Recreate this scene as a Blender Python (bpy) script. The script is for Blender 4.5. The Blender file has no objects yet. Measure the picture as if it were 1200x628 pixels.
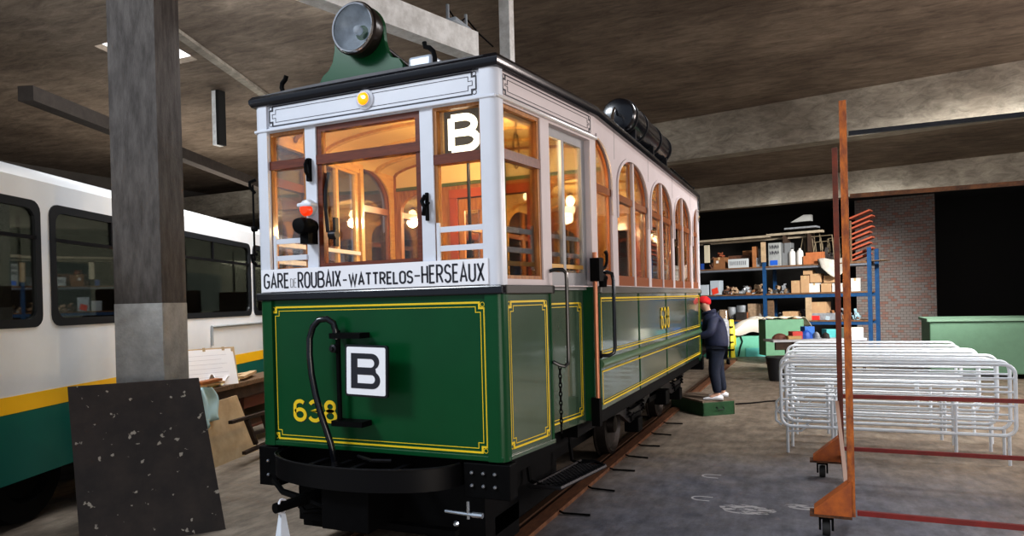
import bpy, bmesh, math, random
from mathutils import Vector, Matrix
from mathutils.geometry import tessellate_polygon
random.seed(7)
PI = math.pi
SC = bpy.context.scene
COL = SC.collection

# ------------------------------------------------------------------ camera (measured from the photograph)
F = 808.4; YAW, PIT, ROL = -.4137, -.005, -.0256; PYC = 356.57
CAM = Vector((1.573, -3.868, 1.79))
fw = Vector((math.sin(YAW)*math.cos(PIT), math.cos(YAW)*math.cos(PIT), math.sin(PIT)))
r0 = Vector((math.cos(YAW), -math.sin(YAW), 0)); u0 = r0.cross(fw)
RR = r0*math.cos(ROL)+u0*math.sin(ROL); UU = -r0*math.sin(ROL)+u0*math.cos(ROL)
cd = bpy.data.cameras.new('camera'); cam = bpy.data.objects.new('camera', cd); COL.objects.link(cam)
m3 = Matrix((RR, UU, -fw)).transposed()
cam.matrix_world = Matrix.Translation(CAM) @ m3.to_4x4()
cd.sensor_width = 36; cd.lens = F/1200*36; cd.shift_y = (PYC-314)/1200; cd.clip_start = .05; cd.clip_end = 200
SC.camera = cam
SC.view_settings.view_transform = 'Standard'
try: SC.view_settings.look = 'Medium High Contrast'
except Exception: SC.view_settings.look = 'None'
SC.view_settings.exposure = -.05
SC.cycles.use_denoising = True

def on_plane(a, b, p, n):
    """survey helper: where the sight line of photo point (a, b) meets a real plane of the hall"""
    d = fw + RR*((a-600)/F) - UU*((b-PYC)/F); n = Vector(n)
    return CAM + d*((Vector(p)-CAM).dot(n)/d.dot(n))

# ------------------------------------------------------------------ materials
MT = {}
def mat(name, c=(.5,.5,.5), rough=.5, metal=0, coat=0, noise=0, nscale=8, c2=None, bump=0, bscale=40, emit=None, estr=0, spec=.5, detail=6, stretch=None):
    if name in MT: return MT[name]
    m = bpy.data.materials.new(name); m.use_nodes = True; nt = m.node_tree; n = nt.nodes; l = nt.links
    b = n['Principled BSDF']
    b.inputs['Base Color'].default_value = (*c, 1); b.inputs['Roughness'].default_value = rough
    b.inputs['Metallic'].default_value = metal; b.inputs['Coat Weight'].default_value = coat
    b.inputs['Coat Roughness'].default_value = .08; b.inputs['Specular IOR Level'].default_value = spec
    if emit: b.inputs['Emission Color'].default_value = (*emit, 1); b.inputs['Emission Strength'].default_value = estr
    if noise or bump or c2:
        tc = n.new('ShaderNodeTexCoord'); mp = n.new('ShaderNodeMapping'); l.new(tc.outputs['Object'], mp.inputs[0])
        if stretch: mp.inputs['Scale'].default_value = stretch
    if noise or c2:
        t = n.new('ShaderNodeTexNoise'); t.inputs['Scale'].default_value = nscale; t.inputs['Detail'].default_value = detail
        t.inputs['Roughness'].default_value = .65
        l.new(mp.outputs[0], t.inputs['Vector'])
        rp = n.new('ShaderNodeValToRGB'); l.new(t.outputs['Fac'], rp.inputs[0])
        k = 1-noise
        lo = c2 if c2 else tuple(x*k for x in c)
        rp.color_ramp.elements[0].position = .35; rp.color_ramp.elements[1].position = .65
        rp.color_ramp.elements[0].color = (*lo, 1); rp.color_ramp.elements[1].color = (*c, 1)
        l.new(rp.outputs[0], b.inputs['Base Color'])
    if bump:
        t2 = n.new('ShaderNodeTexNoise'); t2.inputs['Scale'].default_value = bscale; t2.inputs['Detail'].default_value = 5
        l.new(mp.outputs[0], t2.inputs['Vector'])
        bp = n.new('ShaderNodeBump'); bp.inputs['Strength'].default_value = bump; bp.inputs['Distance'].default_value = .02
        l.new(t2.outputs['Fac'], bp.inputs['Height']); l.new(bp.outputs[0], b.inputs['Normal'])
    MT[name] = m; return m
def glass_mat(name, tint=(1,1,1), refl=.12):
    m = bpy.data.materials.new(name); m.use_nodes = True; n = m.node_tree.nodes; l = m.node_tree.links
    n.remove(n['Principled BSDF'])
    tr = n.new('ShaderNodeBsdfTransparent'); tr.inputs[0].default_value = (*tint, 1)
    gl = n.new('ShaderNodeBsdfGlossy'); gl.inputs['Roughness'].default_value = .02
    fr = n.new('ShaderNodeFresnel'); fr.inputs[0].default_value = 1.45
    ad = n.new('ShaderNodeMath'); ad.operation = 'MULTIPLY_ADD'; ad.inputs[1].default_value = .8; ad.inputs[2].default_value = refl-.04
    mx = n.new('ShaderNodeMixShader')
    l.new(fr.outputs[0], ad.inputs[0]); l.new(ad.outputs[0], mx.inputs[0]); l.new(tr.outputs[0], mx.inputs[1]); l.new(gl.outputs[0], mx.inputs[2])
    l.new(mx.outputs[0], n['Material Output'].inputs[0]); MT[name] = m; return m

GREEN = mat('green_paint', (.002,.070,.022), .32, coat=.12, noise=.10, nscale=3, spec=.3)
GREEN_SHEEN = mat('green_paint_sheen', (.070,.115,.075), .25, coat=1.0, noise=.15, nscale=2)  # same green, greyed: reflections of the bright hall mixed into the colour
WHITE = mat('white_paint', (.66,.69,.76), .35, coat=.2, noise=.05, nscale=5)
WHITE_WARM_LIT = mat('white_paint_warm_lit', (.62,.55,.55), .5, coat=0, spec=.3, noise=.06, nscale=3)  # same white, with the warm light from the right tinted in
GREYP = mat('grey_paint', (.33,.33,.34), .4, noise=.1, nscale=6)
BLACKG = mat('black_gloss', (.005,.006,.010), .25, coat=.35)
BLACK = mat('black_iron', (.003,.003,.0035), .6, noise=.4, nscale=20, spec=.12)
YELLOW = mat('yellow_lining', (.80,.56,.02), .45)
BLACKL = mat('black_lining', (.02,.02,.03), .5)
WOOD = mat('varnished_oak', (.46,.20,.045), .32, coat=.5, c2=(.28,.10,.02), nscale=6, stretch=(8,8,1))
WOODL = mat('light_varnished_pine', (.70,.42,.12), .35, coat=.4, c2=(.60,.32,.08), nscale=6, stretch=(8,1,8))
MAHOG = mat('mahogany', (.17,.04,.014), .28, coat=.5, c2=(.10,.022,.008), nscale=7, stretch=(1,8,8))
CHROME = mat('polished_metal', (.7,.7,.7), .15, metal=1)
COPPER = mat('copper_tube', (.50,.21,.12), .3, metal=.6)
GLASS = glass_mat('window_glass', refl=.055)
STEEL = mat('dark_steel', (.03,.03,.034), .4, metal=.6, noise=.3, nscale=15)
RUST = mat('rusty_brown', (.16,.065,.025), .8, c2=(.05,.022,.012), nscale=12, bump=.3)

# ------------------------------------------------------------------ mesh builder
BASE = {}
def ident(p): return p
class MB:
    def __init__(s, fn=ident): s.bm = bmesh.new(); s.fn = fn; s.mats = []; s.mi = 0
    def use(s, m):
        if m not in s.mats: s.mats.append(m)
        s.mi = s.mats.index(m); return s
    def _v(s, p): return s.bm.verts.new(s.fn(Vector(p)))
    def _f(s, vs):
        try: f = s.bm.faces.new(vs)
        except ValueError: return
        f.material_index = s.mi; return f
    def hexa(s, c):
        v = [s._v(p) for p in c]
        for q in ((0,3,2,1),(4,5,6,7),(0,1,5,4),(1,2,6,5),(2,3,7,6),(3,0,4,7)): s._f([v[i] for i in q])
        return s
    def box(s, x0, x1, y0, y1, z0, z1):
        return s.hexa([(x0,y0,z0),(x1,y0,z0),(x1,y1,z0),(x0,y1,z0),(x0,y0,z1),(x1,y0,z1),(x1,y1,z1),(x0,y1,z1)])
    def obox(s, c, size, M):
        c = Vector(c); a, b, d = (Vector(size)/2)
        return s.hexa([c + M @ Vector(p) for p in [(-a,-b,-d),(a,-b,-d),(a,b,-d),(-a,b,-d),(-a,-b,d),(a,-b,d),(a,b,d),(-a,b,d)]])
    def ring_loft(s, rings, cap=True, close=False):
        R = [[s._v(p) for p in r] for r in rings]; n = len(R[0])
        prs = list(zip(R, R[1:])) + ([(R[-1], R[0])] if close else [])
        for a, b in prs:
            for i in range(n): f = s._f([a[i], a[(i+1)%n], b[(i+1)%n], b[i]]); 
        if cap and not close: s._f(R[0][::-1]); s._f(R[-1])
        return s
    def cyl(s, p0, p1, r, r1=None, n=16):
        p0 = Vector(p0); p1 = Vector(p1); d = (p1-p0).normalized(); r1 = r if r1 is None else r1
        a = d.orthogonal().normalized(); b = d.cross(a)
        return s.ring_loft([[p+(a*math.cos(t)+b*math.sin(t))*q for t in [2*PI*i/n for i in range(n)]] for p, q in ((p0,r),(p1,r1))])
    def lathe(s, o, ax, prof, n=24, cap=True):
        o = Vector(o); d = Vector(ax).normalized(); a = d.orthogonal().normalized(); b = d.cross(a)
        return s.ring_loft([[o+d*h+(a*math.cos(t)+b*math.sin(t))*max(r,.0004) for t in [2*PI*i/n for i in range(n)]] for r, h in prof], cap)
    def tube(s, pts, r, n=8, close=False):
        pts = [Vector(p) for p in pts]; rings = []; N = len(pts); prev = None
        for i, p in enumerate(pts):
            if close: t = (pts[(i+1)%N]-pts[i-1])
            else: t = (pts[min(i+1,N-1)]-pts[max(i-1,0)])
            t.normalize()
            if prev is None: a = t.orthogonal().normalized()
            else:
                a = prev - t*prev.dot(t)
                a = a.normalized() if a.length > 1e-5 else t.orthogonal().normalized()
            prev = a; b = t.cross(a)
            rings.append([p+(a*math.cos(q)+b*math.sin(q))*r for q in [2*PI*k/n for k in range(n)]])
        return s.ring_loft(rings, close=close)
    def plate(s, outer, holes, w0, w1, mp):
        """flat plate with holes; mp(u, v, w) gives the point"""
        loops = [list(outer)] + [list(h) for h in holes]
        tris = tessellate_polygon([[Vector((u, v, 0)) for u, v in L] for L in loops])
        flat = [q for L in loops for q in L]
        A = [s._v(mp(u, v, w0)) for u, v in flat]; B = [s._v(mp(u, v, w1)) for u, v in flat]
        for t in tris: s._f([A[i] for i in t]); s._f([B[i] for i in t][::-1])
        k = 0
        for L in loops:
            n = len(L)
            for i in range(n): s._f([A[k+i], A[k+(i+1)%n], B[k+(i+1)%n], B[k+i]])
            k += n
        return s
    def stroke(s, pts, wd, mp, w0, w1, close=False, rnd=True):
        """flat ribbon along a 2-d polyline with mitred joints"""
        P = [Vector((p[0], p[1])) for p in pts]; n = len(P)
        L, R = [], []
        for i in range(n):
            if close: a, b = P[i-1], P[(i+1)%n]
            else: a, b = P[max(i-1,0)], P[min(i+1,n-1)]
            d1 = (P[i]-a); d2 = (b-P[i])
            if d1.length < 1e-7: d1 = d2
            if d2.length < 1e-7: d2 = d1
            d1 = d1.normalized(); d2 = d2.normalized(); t = d1+d2
            if t.length < 1e-5: t = d1
            t.normalize(); nrm = Vector((-t.y, t.x)); c = max(.35, nrm.dot(Vector((-d1.y, d1.x))))
            q = nrm*(wd/2/c); L.append(P[i]+q); R.append(P[i]-q)
        rings = [[mp(L[i].x, L[i].y, w0), mp(R[i].x, R[i].y, w0), mp(R[i].x, R[i].y, w1), mp(L[i].x, L[i].y, w1)] for i in range(n)]
        return s.ring_loft(rings, close=close)
    def build(s, name, m, parent=None, smooth=False, bevel=0, label=None):
        bmesh.ops.recalc_face_normals(s.bm, faces=s.bm.faces)
        me = bpy.data.meshes.new(name); s.bm.to_mesh(me); s.bm.free()
        for x in (s.mats or ([m] if not isinstance(m, (list, tuple)) else m)): me.materials.append(x)
        o = bpy.data.objects.new(name, me); COL.objects.link(o)
        if parent is not None:
            o.parent = parent; b = BASE.get(parent.name, Vector()); 
            if parent.parent is None and b.length > 0: me.transform(Matrix.Translation(-b))
            elif parent.parent is not None:
                g = BASE.get(parent.parent.name, Vector()); me.transform(Matrix.Translation(-g))
        if smooth:
            for p in me.polygons: p.use_smooth = True
            try: me.set_sharp_from_angle(angle=math.radians(smooth if smooth is not True else 40))
            except Exception: pass
        if bevel:
            md = o.modifiers.new('bevel', 'BEVEL'); md.width = bevel; md.segments = 2; md.limit_method = 'ANGLE'
        if label: o['label'] = label
        return o
def thing(name, label, cat, loc=(0,0,0), rz=0, group=None, kind=None, local=False):
    o = bpy.data.objects.new(name, None); COL.objects.link(o); o.location = loc; o.rotation_euler = (0,0,rz); o.empty_display_size = .1
    if rz == 0 and not local: BASE[o.name] = Vector(loc)
    return tag(o, label, cat, group, kind)
def tag(o, label, cat, group=None, kind=None):
    o['label'] = label; o['category'] = cat
    if group: o['group'] = group
    if kind: o['kind'] = kind
    return o
def struct(o): o['kind'] = 'structure'; return o
def copy_tree(o, parent=None):
    c = o.copy(); COL.objects.link(c)
    if parent: c.parent = parent
    for ch in [x for x in bpy.data.objects if x.parent == o]: copy_tree(ch, c)
    return c
def arc(cx, cy, rx, ry, a0, a1, n=10):
    return [(cx+rx*math.cos(math.radians(a0+(a1-a0)*i/n)), cy+ry*math.sin(math.radians(a0+(a1-a0)*i/n))) for i in range(n+1)]

# ------------------------------------------------------------------ stroke lettering (unit height)
def glyph(c):
    A = arc
    if c == 'B': return [[(0,0),(0,1)], [(0,1),(.30,1)]+A(.30,.76,.24,.24,90,-90)[1:]+[(0,.52)], [(.30,.52)]+A(.34,.26,.26,.26,90,-90)[1:]+[(0,0)]], .60
    if c == 'G': return [A(.27,.74,.26,.26,20,180)+A(.27,.26,.26,.26,180,360)+[(.53,.46),(.30,.46)]], .54
    if c == 'A': return [[(0,0),(.26,1),(.52,0)], [(.08,.30),(.44,.30)]], .52
    if c == 'R': return [[(0,0),(0,1),(.22,1)]+A(.22,.74,.24,.26,90,-90)[1:]+[(0,.48)], [(.22,.48),(.48,0)]], .48
    if c == 'E': return [[(.40,1),(0,1),(0,0),(.40,0)], [(0,.52),(.34,.52)]], .40
    if c == 'D': return [[(0,0),(0,1),(.18,1)]+A(.18,.72,.26,.28,90,0)+A(.18,.28,.26,.28,0,-90)+[(0,0)]], .44
    if c == 'O': return [A(.25,.74,.25,.26,0,180)+A(.25,.26,.25,.26,180,360)+[(.5,.74)]], .50
    if c == 'U': return [[(0,1)]+A(.24,.25,.24,.25,180,360)+[(.48,1)]], .48
    if c == 'I': return [[(0,0),(0,1)]], .02
    if c == 'X': return [[(0,0),(.48,1)], [(0,1),(.48,0)]], .48
    if c == 'W': return [[(0,1),(.2,0),(.38,.9),(.56,0),(.76,1)]], .76
    if c == 'T': return [[(0,1),(.5,1)], [(.25,1),(.25,0)]], .50
    if c == 'L': return [[(0,1),(0,0),(.40,0)]], .40
    if c == 'S': return [A(.23,.76,.23,.24,20,270,12)+A(.23,.26,.24,.26,90,-160,12)[1:]], .47
    if c == 'H': return [[(0,0),(0,1)], [(.46,0),(.46,1)], [(0,.5),(.46,.5)]], .46
    if c == '-': return [[(0,.45),(.34,.45)]], .34
    if c == '6': return [A(.28,.72,.26,.27,40,180)+A(.28,.28,.27,.28,180,480,18)+[(.03,.42)]], .56
    if c == '3': return [A(.26,.76,.24,.24,160,-90,12)+A(.26,.27,.28,.27,90,-160,12)[1:]], .55
    if c == '8': return [A(.28,.76,.22,.24,-90,270,18), A(.28,.27,.27,.27,90,450,18)], .56
    if c == 'N': return [[(0,0),(0,1),(.46,0),(.46,1)]], .46
    if c == 'C': return [A(.27,.74,.26,.26,20,180)+A(.27,.26,.26,.26,180,340)], .52
    return [], .3
def text(mb, s, u0, u1, v0, h, wd, mp, w0, w1):
    G = [glyph(c) for c in s]; gap = .22
    tot = sum(g[1] for g in G)+gap*(len(G)-1); sx = (u1-u0)/tot; u = u0
    for g, a in G:
        for pl in g: mb.stroke([(u+x*sx, v0+y*h) for x, y in pl], wd, mp, w0, w1)
        u += (a+gap)*sx
    return mb

# ==================================================================================================== TRAM
W = 2.31; PL = 1.419; LT = 8.05; T0 = .203
ZB, ZW, ZR = .794, 1.833, 3.24
TRAM = thing('tram', 'green and white vintage tram numbered 638 with a lit wooden cab, standing on the rails', 'tram', (-W/2, LT/2, 0))
sn, cn = T0/math.hypot(T0, PL), PL/math.hypot(T0, PL)
VL = math.hypot(T0, PL)
def FR(u, v, w): return Vector((u, -w, v))                                  # front plane, w towards the viewer
def VS(u, v, w): return Vector((-T0+u*sn+w*cn, u*cn-w*sn, v))                # tapered cab side, u back along it
def MS(u, v, w): return Vector((w, u, v))                                   # saloon side
def mirx(p): return Vector((-W-p.x, p.y, p.z))
def miry(p): return Vector((p.x, LT-p.y, p.z))
def rect(u0, u1, v0, v1): return [(u0,v0),(u1,v0),(u1,v1),(u0,v1)]
def bx(mb, mp, u0, u1, v0, v1, w0, w1):
    return mb.hexa([mp(u0,v0,w0),mp(u1,v0,w0),mp(u1,v0,w1),mp(u0,v0,w1),mp(u0,v1,w0),mp(u1,v1,w0),mp(u1,v1,w1),mp(u0,v1,w1)])
def notched(u0, u1, v0, v1, n):
    return [(u0+n,v0),(u1-n,v0),(u1-n,v0+n),(u1,v0+n),(u1,v1-n),(u1-n,v1-n),(u1-n,v1),(u0+n,v1),(u0+n,v1-n),(u0,v1-n),(u0,v0+n),(u0+n,v0+n)]
def lining(parent, mp, u0, u1, v0, v1, w, fn=ident, m=YELLOW, big=.013, small=.005, n=.035, name='lining', curls=True):
    mb = MB(fn); mb.stroke(notched(u0,u1,v0,v1,n), big, mp, w, w+.002, close=True)
    d = .026; mb.stroke(notched(u0+d,u1-d,v0+d,v1-d,n), small, mp, w, w+.002, close=True)
    if curls:
        for cu, cv in ((u0+.012,v0+.012),(u1-.012,v0+.012),(u0+.012,v1-.012),(u1-.012,v1-.012)):
            mb.stroke([(cu+.014*math.cos(t), cv+.014*math.sin(t)) for t in [2*PI*k/10 for k in range(10)]], .004, mp, w, w+.002, close=True)
    return mb.build(name, m, parent)
def wood_frame(parent, mp, loop, w0, w1, t=.03, fn=ident, m=WOOD, transom=None, pane=True, name='window_frame', tm=None, panew=None):
    """frame following the opening loop, with its glass as a sub-part"""
    c = Vector((sum(p[0] for p in loop)/len(loop), sum(p[1] for p in loop)/len(loop)))
    def inset(d):
        out = []; n = len(loop); ar = sum(loop[i-1][0]*loop[i][1]-loop[i][0]*loop[i-1][1] for i in range(n)); sg = 1 if ar > 0 else -1
        for i in range(n):
            a = Vector(loop[i-1]); b = Vector(loop[i]); e = Vector(loop[(i+1)%n])
            d1 = (b-a).normalized(); d2 = (e-b).normalized(); n1 = Vector((-d1.y,d1.x))*sg; n2 = Vector((-d2.y,d2.x))*sg
            nn = (n1+n2); nn = nn.normalized() if nn.length > 1e-5 else n1; k = d/max(.4, nn.dot(n1)); out.append(tuple(b+nn*k))
        return out
    inn = inset(t)
    mb = MB(fn).plate(loop, [inn], w0, w1, mp)
    fo = mb.build(name, m, parent)
    if transom:
        us = [p[0] for p in loop]
        mb = MB(fn); bx(mb, mp, min(us)+.002, max(us)-.002, transom[0], transom[1], w0-.004, w1+.012); mb.build('transom', tm or MAHOG, fo)
    if pane:
        wm = (w0+w1)/2 if panew is None else panew
        q = inset(t*.8)
        MB(fn).plate(q, [], wm-.002, wm+.002, mp).build('pane', GLASS, fo)
    return fo

for END, fy in (('front', ident), ('rear', miry)):
    front = END == 'front'
    # green apron
    mb = MB(fy); bx(mb, FR, -W+T0+.02, -T0-.02, ZB+.02, ZW, -.04, 0)
    apron = mb.build('front_apron', GREEN, TRAM)
    if front: lining(apron, FR, -2.015, -.315, .845, 1.785, 0)
    mb = MB(fy); bx(mb, FR, -W+T0, -T0, ZB, ZB+.035, -.03, .016); mb.build('bottom_moulding', GREEN, TRAM, bevel=.006)
    mb = MB(fy); bx(mb, FR, -W+T0-.03, -T0+.03, ZW, ZW+.058, -.03, .035); mb.build('belt_rail', BLACKG, TRAM, bevel=.01)
    # corner posts, green below and white above
    for fx in (ident, mirx):
        f2 = lambda p, a=fx, b=fy: b(a(p))
        for z0, z1, mm in ((ZB, ZW, GREEN), (ZW+.05, ZR, WHITE)):
            mb = MB(f2); prof = arc(-T0-.035, .035, .055, .055, -90, 8, 8)
            ring = [(-T0-.10,-.02)] + prof + [(-T0+.025,.06),(-T0-.03,.07),(-T0-.10,.04)]
            mb.ring_loft([[(x,y,z0) for x,y in ring],[(x,y,z1) for x,y in ring]]); mb.build('corner_post', mm, TRAM, smooth=30)
    # front wall of the cab with three openings
    ops = [(-2.02,-1.683),(-1.59,-.747),(-.652,-.30)]
    mb = MB(fy); mb.plate(rect(-W+T0+.03,-T0-.03,ZW+.05,3.06), [rect(a,b,2.056,3.04) for a,b in ops], -.05, 0, FR)
    mb.build('window_wall', WHITE, TRAM)
    for i, (a, b) in enumerate(ops):
        c = (i == 1)
        wood_frame(TRAM, FR, rect(a+.001,b-.001,2.045,3.042), -.06, -.012, .040 if c else .022, fy, MAHOG if c else WOOD, ((2.775,2.835),(2.775,2.84),(2.675,2.738))[i])
        if not c:
            mb = MB(fy)
            for z in (2.255, 2.135): bx(mb, FR, a+(.02 if i else .045), b+(0 if i else .0), z-.018, z+.018, .0, .012)
            e = a+.03 if i else a+.055
            bx(mb, FR, e-.012, e+.012, 2.05, 2.30, 0, .014)
            mb.build('guard_rail', WHITE, TRAM)
    # cornice
    mb = MB(fy); bx(mb, FR, -W+T0+.03, -T0-.03, 3.06, ZR, -.05, .004); co = mb.build('cornice', WHITE, TRAM)
    mb = MB(fy); bx(mb, FR, -W+T0-.01, -T0+.01, 3.046, 3.066, -.03, .028); mb.build('cornice_moulding', WHITE, TRAM, bevel=.006)
    if front:
        lining(co, FR, -1.99, -.33, 3.085, 3.225, .004, m=BLACKL, big=.009, small=.003, n=.03)
for fx in (ident, mirx):
    for END, fy in (('front', ident), ('rear', miry)):
        g = lambda p, a=fx, b=fy: b(a(p))
        near = fx is ident; front = END == 'front'
        Wt = WHITE_WARM_LIT if near else WHITE; Gn = GREEN_SHEEN
        # side panel below the cab window
        mb = MB(g); bx(mb, VS, .05, .625, ZB+.015, ZW, -.04, 0); sp = mb.build('cab_side_panel', Gn, TRAM)
        if front and near: lining(sp, VS, .085, .585, .86, 1.785, 0)
        mb = MB(g); bx(mb, VS, .03, .65, ZB, ZB+.03, -.03, .014); mb.build('bottom_moulding', Gn, TRAM, bevel=.005)
        mb = MB(g); bx(mb, VS, .62, .65, ZB, ZW, -.10, .004); mb.build('door_jamb', GREEN, TRAM)
        mb = MB(g); bx(mb, VS, .03, .665, ZW, ZW+.058, -.04, .028); mb.build('belt_rail', mat('dark_bronze_rail',(.035,.034,.03),.4,coat=.3), TRAM, bevel=.008)
        mb = MB(g).plate(rect(.03, VL, ZW+.05, ZR), [rect(.065,.555,1.93,3.035), rect(.68,1.345,1.892,3.03)], -.05, 0, VS)
        wv = mb.build('window_wall', Wt, TRAM)
        wood_frame(TRAM, VS, rect(.066,.554,1.93,3.034), -.055, -.012, .024, g, WOOD, (2.685,2.748))
        mb = MB(g)
        for z in (2.255, 2.125): bx(mb, VS, .07, .55, z-.018, z+.018, -.075, -.060)
        bx(mb, VS, .52, .545, 2.0, 2.30, -.075, -.060); mb.build('guard_rail', WHITE, TRAM)
        if front: lining(wv, VS, .09, VL-.07, 3.09, 3.215, .001, g, BLACKL, .008, .003, .03)
        mb = MB(g); bx(mb, VS, 0, VL+.01, 3.046, 3.066, -.02, .026); mb.build('cornice_moulding', mat('cream_moulding',(.62,.6,.58),.25,coat=.6), TRAM, bevel=.006)
        # recessed door: green lower leaf, two tall panes
        w = -.085
        mb = MB(g); bx(mb, VS, .65, 1.36, ZB+.03, 1.88, w-.035, w); dl = mb.build('cab_door', Gn, TRAM)
        if near and front: lining(dl, VS, .69, 1.29, .885, 1.76, w)
        w = -.05
        mb = MB(g).plate(rect(.68,1.345,1.86,3.03), [rect(.725,.955,1.99,2.965), rect(.995,1.285,1.99,2.965)], w-.03, w, VS)
        df = mb.build('door_frame', GREYP if near else WOODL, TRAM)
        for a, b in ((.725,.955),(.995,1.285)):
            mb = MB(g).plate(rect(a,b,1.99,2.965), [], w-.017, w-.013, VS); mb.build('pane', GLASS, df)
        mb = MB(g)
        for z in (2.255, 2.125): bx(mb, VS, .70, 1.33, z-.016, z+.016, w-.05, w-.036)
        mb.build('guard_rail', WHITE, df)
        # green post between the door and the saloon
        mb = MB(g); bx(mb, VS, 1.33, VL+.012, ZB+.04, ZW+.06, -.12, -.001); mb.build('door_post', GREEN, TRAM)
        # interior light wood lining posts
        mb = MB(g)
        for a in (.575, .63, 1.36): bx(mb, VS, a, a+.05, .9, 3.03, -.10, -.055)
        bx(mb, VS, .05, VL, 2.99, 3.20, -.09, -.052)
        for z in (2.02,): bx(mb, VS, .05, VL, z, z+.03, -.075, -.052)
        mb.build('interior_lining', WOODL, TRAM)
    # saloon side wall
    g = fx; near = fx is ident; Wt = WHITE_WARM_LIT if near else WHITE
    def archloop(y0, y1, kind, z0=1.90, zs=2.77, zt=3.09):
        if kind == 'full': top = arc((y0+y1)/2, zs, (y1-y0)/2, zt-zs, 0, 180, 20)
        elif kind == 'right': top = arc(y0, zs, y1-y0, zt-zs, 0, 90, 12)
        else: top = arc(y1, zs, y1-y0, zt-zs, 90, 180, 12)
        return [(y0,z0),(y1,z0)]+top
    wins = [(1.445,1.90,'right')]+[(c-.61,c+.61,'full') for c in (2.68,4.02,5.36)]+[(6.14,6.60,'left')]
    loops = [archloop(*q) for q in wins]
    mb = MB(g).plate(rect(PL-.002, LT-PL+.002, ZW+.05, ZR), loops, -.055, 0, MS); sw = mb.build('saloon_wall', Wt, TRAM)
    for q, L in zip(wins, loops):
        y0, y1, k = q
        # white reveal moulding round the arch
        mb = MB(g); arcpts = L[2:]+[]; mb.stroke(([] if k == 'left' else [(y1,2.5)])+arcpts+([] if k == 'right' else [(y0,2.5)]), .03, MS, .0, .014); mb.build('arch_moulding', Wt, TRAM, smooth=30)
        wood_frame(TRAM, MS, L, -.05, -.02, .030, g, mat('brown_oak',(.30,.10,.03),.35,coat=.4), (2.66,2.72), panew=-.03, tm=mat('brown_oak',(.30,.10,.03),.35,coat=.4))
        mb = MB(g); bx(mb, MS, y0, y1, 1.90, 1.99, -.05, -.006); mb.build('window_sill', mat('reddish_oak',(.27,.085,.03),.4), TRAM)
        if k == 'full':
            c = (y0+y1)/2; mb = MB(g); bx(mb, MS, c-.025, c+.025, 1.90, 3.08, -.05, .004); mb.build('mullion', Wt, TRAM)
            mb = MB(g); bx(mb, MS, c-.055, c+.055, 1.92, 3.07, -.052, -.022); mb.build('inner_mullion', WOOD, TRAM)
    inl = [archloop(q[0]+.01, q[1]-.01, q[2], 1.92, 2.77, 3.07) for q in wins]
    MB(g).plate(rect(1.43,LT-1.43,1.30,3.13), inl, -.075, -.057, MS).build('interior_lining', WOODL, TRAM)
    # seams in the white wall
    for y in (2.01,3.35,4.69,6.03): mb = MB(g); bx(mb, MS, y-.002, y+.002, 3.0, ZR, 0, .002); mb.build('panel_seam', GREYP, TRAM)
    # green lower side: grey rail, upper and lower panels, cover strips, half-round moulding
    mb = MB(g); bx(mb, MS, PL, LT-PL, ZW, ZW+.06, -.03, .03); mb.build('belt_rail', mat('grey_rail',(.12,.12,.11),.35,coat=.5), TRAM, bevel=.01)
    ys = [PL+.012,2.78,4.12,5.46,LT-PL-.01]
    for i in range(4):
        for z0, z1 in ((1.30,1.832),(.90,1.235)):
            mb = MB(g); bx(mb, MS, ys[i], ys[i+1], z0, z1, -.04, 0); mb.build('side_panel', GREEN_SHEEN, TRAM)
    for i in range(5):
        mb = MB(g); y = ys[i]; bx(mb, MS, y-.014, y+.014, .90, ZW, -.02, .006); mb.build('cover_strip', GREEN, TRAM)
    mb = MB(g); mb.tube([MS(PL+.012,1.268,.0), MS(LT-PL-.01,1.268,.0)], .034, 10); mb.build('waist_moulding', mat('highlit_green_moulding',(.10,.20,.11),.3,coat=.6), TRAM, smooth=True)  # paler green paints the highlight along the moulding
    mb = MB(g)
    a, b = PL+.05, LT-PL-.045
    for z, t in ((1.793,.014),(1.770,.005),(1.345,.011),(1.368,.004),(1.205,.011),(.945,.014),(.968,.005)): mb.stroke([(a,z),(b,z)], t, MS, .0065, .009)
    for u in (a, b): mb.stroke([(u,1.34),(u,1.80)], .011, MS, .0065, .009); mb.stroke([(u,.94),(u,1.21)], .011, MS, .0065, .009)
    mb.build('lining', YELLOW, TRAM)
    # side number 638
    mb = MB(g); 
    for ch, c in (('6',3.86),('3',4.03),('8',4.215)):
        G, wd = glyph(ch)
        for P in G: mb.stroke([(c-.05+x*.17, 1.445+y*.22) for x, y in P], .028, MS, .007, .010)
    mb.build('fleet_number', YELLOW, TRAM)
    mb = MB(g); bx(mb, MS, PL, LT-PL, .80, .90, -.06, -.02); mb.build('sole_bar', BLACK, TRAM)

# destination board
mb = MB(); bx(mb, FR, -2.085, -.268, 1.897, 2.058, 0, .03); db = mb.build('destination_board', mat('board_white',(.82,.83,.88),.4), TRAM)
mb = MB(); ZT = 1.922; wb = (.0302, .0322)
text(mb, 'GARE', -2.055, -1.835, ZT+.004, .098, .0125, FR, *wb)
text(mb, 'ROUBAIX', -1.745, -1.385, ZT-.001, .104, .0125, FR, *wb)
text(mb, '-', -1.362, -1.332, ZT+.012, .06, .010, FR, *wb)
text(mb, 'WATTRELOS', -1.310, -.812, ZT+.003, .074, .0125, FR, *wb)
text(mb, '-', -.795, -.755, ZT+.012, .075, .010, FR, *wb)
text(mb, 'HERSEAUX', -.738, -.298, ZT-.002, .108, .0125, FR, *wb)
mb.build('lettering', BLACKL, db)
mb = MB(); text(mb, 'DE', -1.815, -1.765, ZT+.004, .06, .005, FR, *wb); mb.build('small_lettering', GREYP, db)
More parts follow.
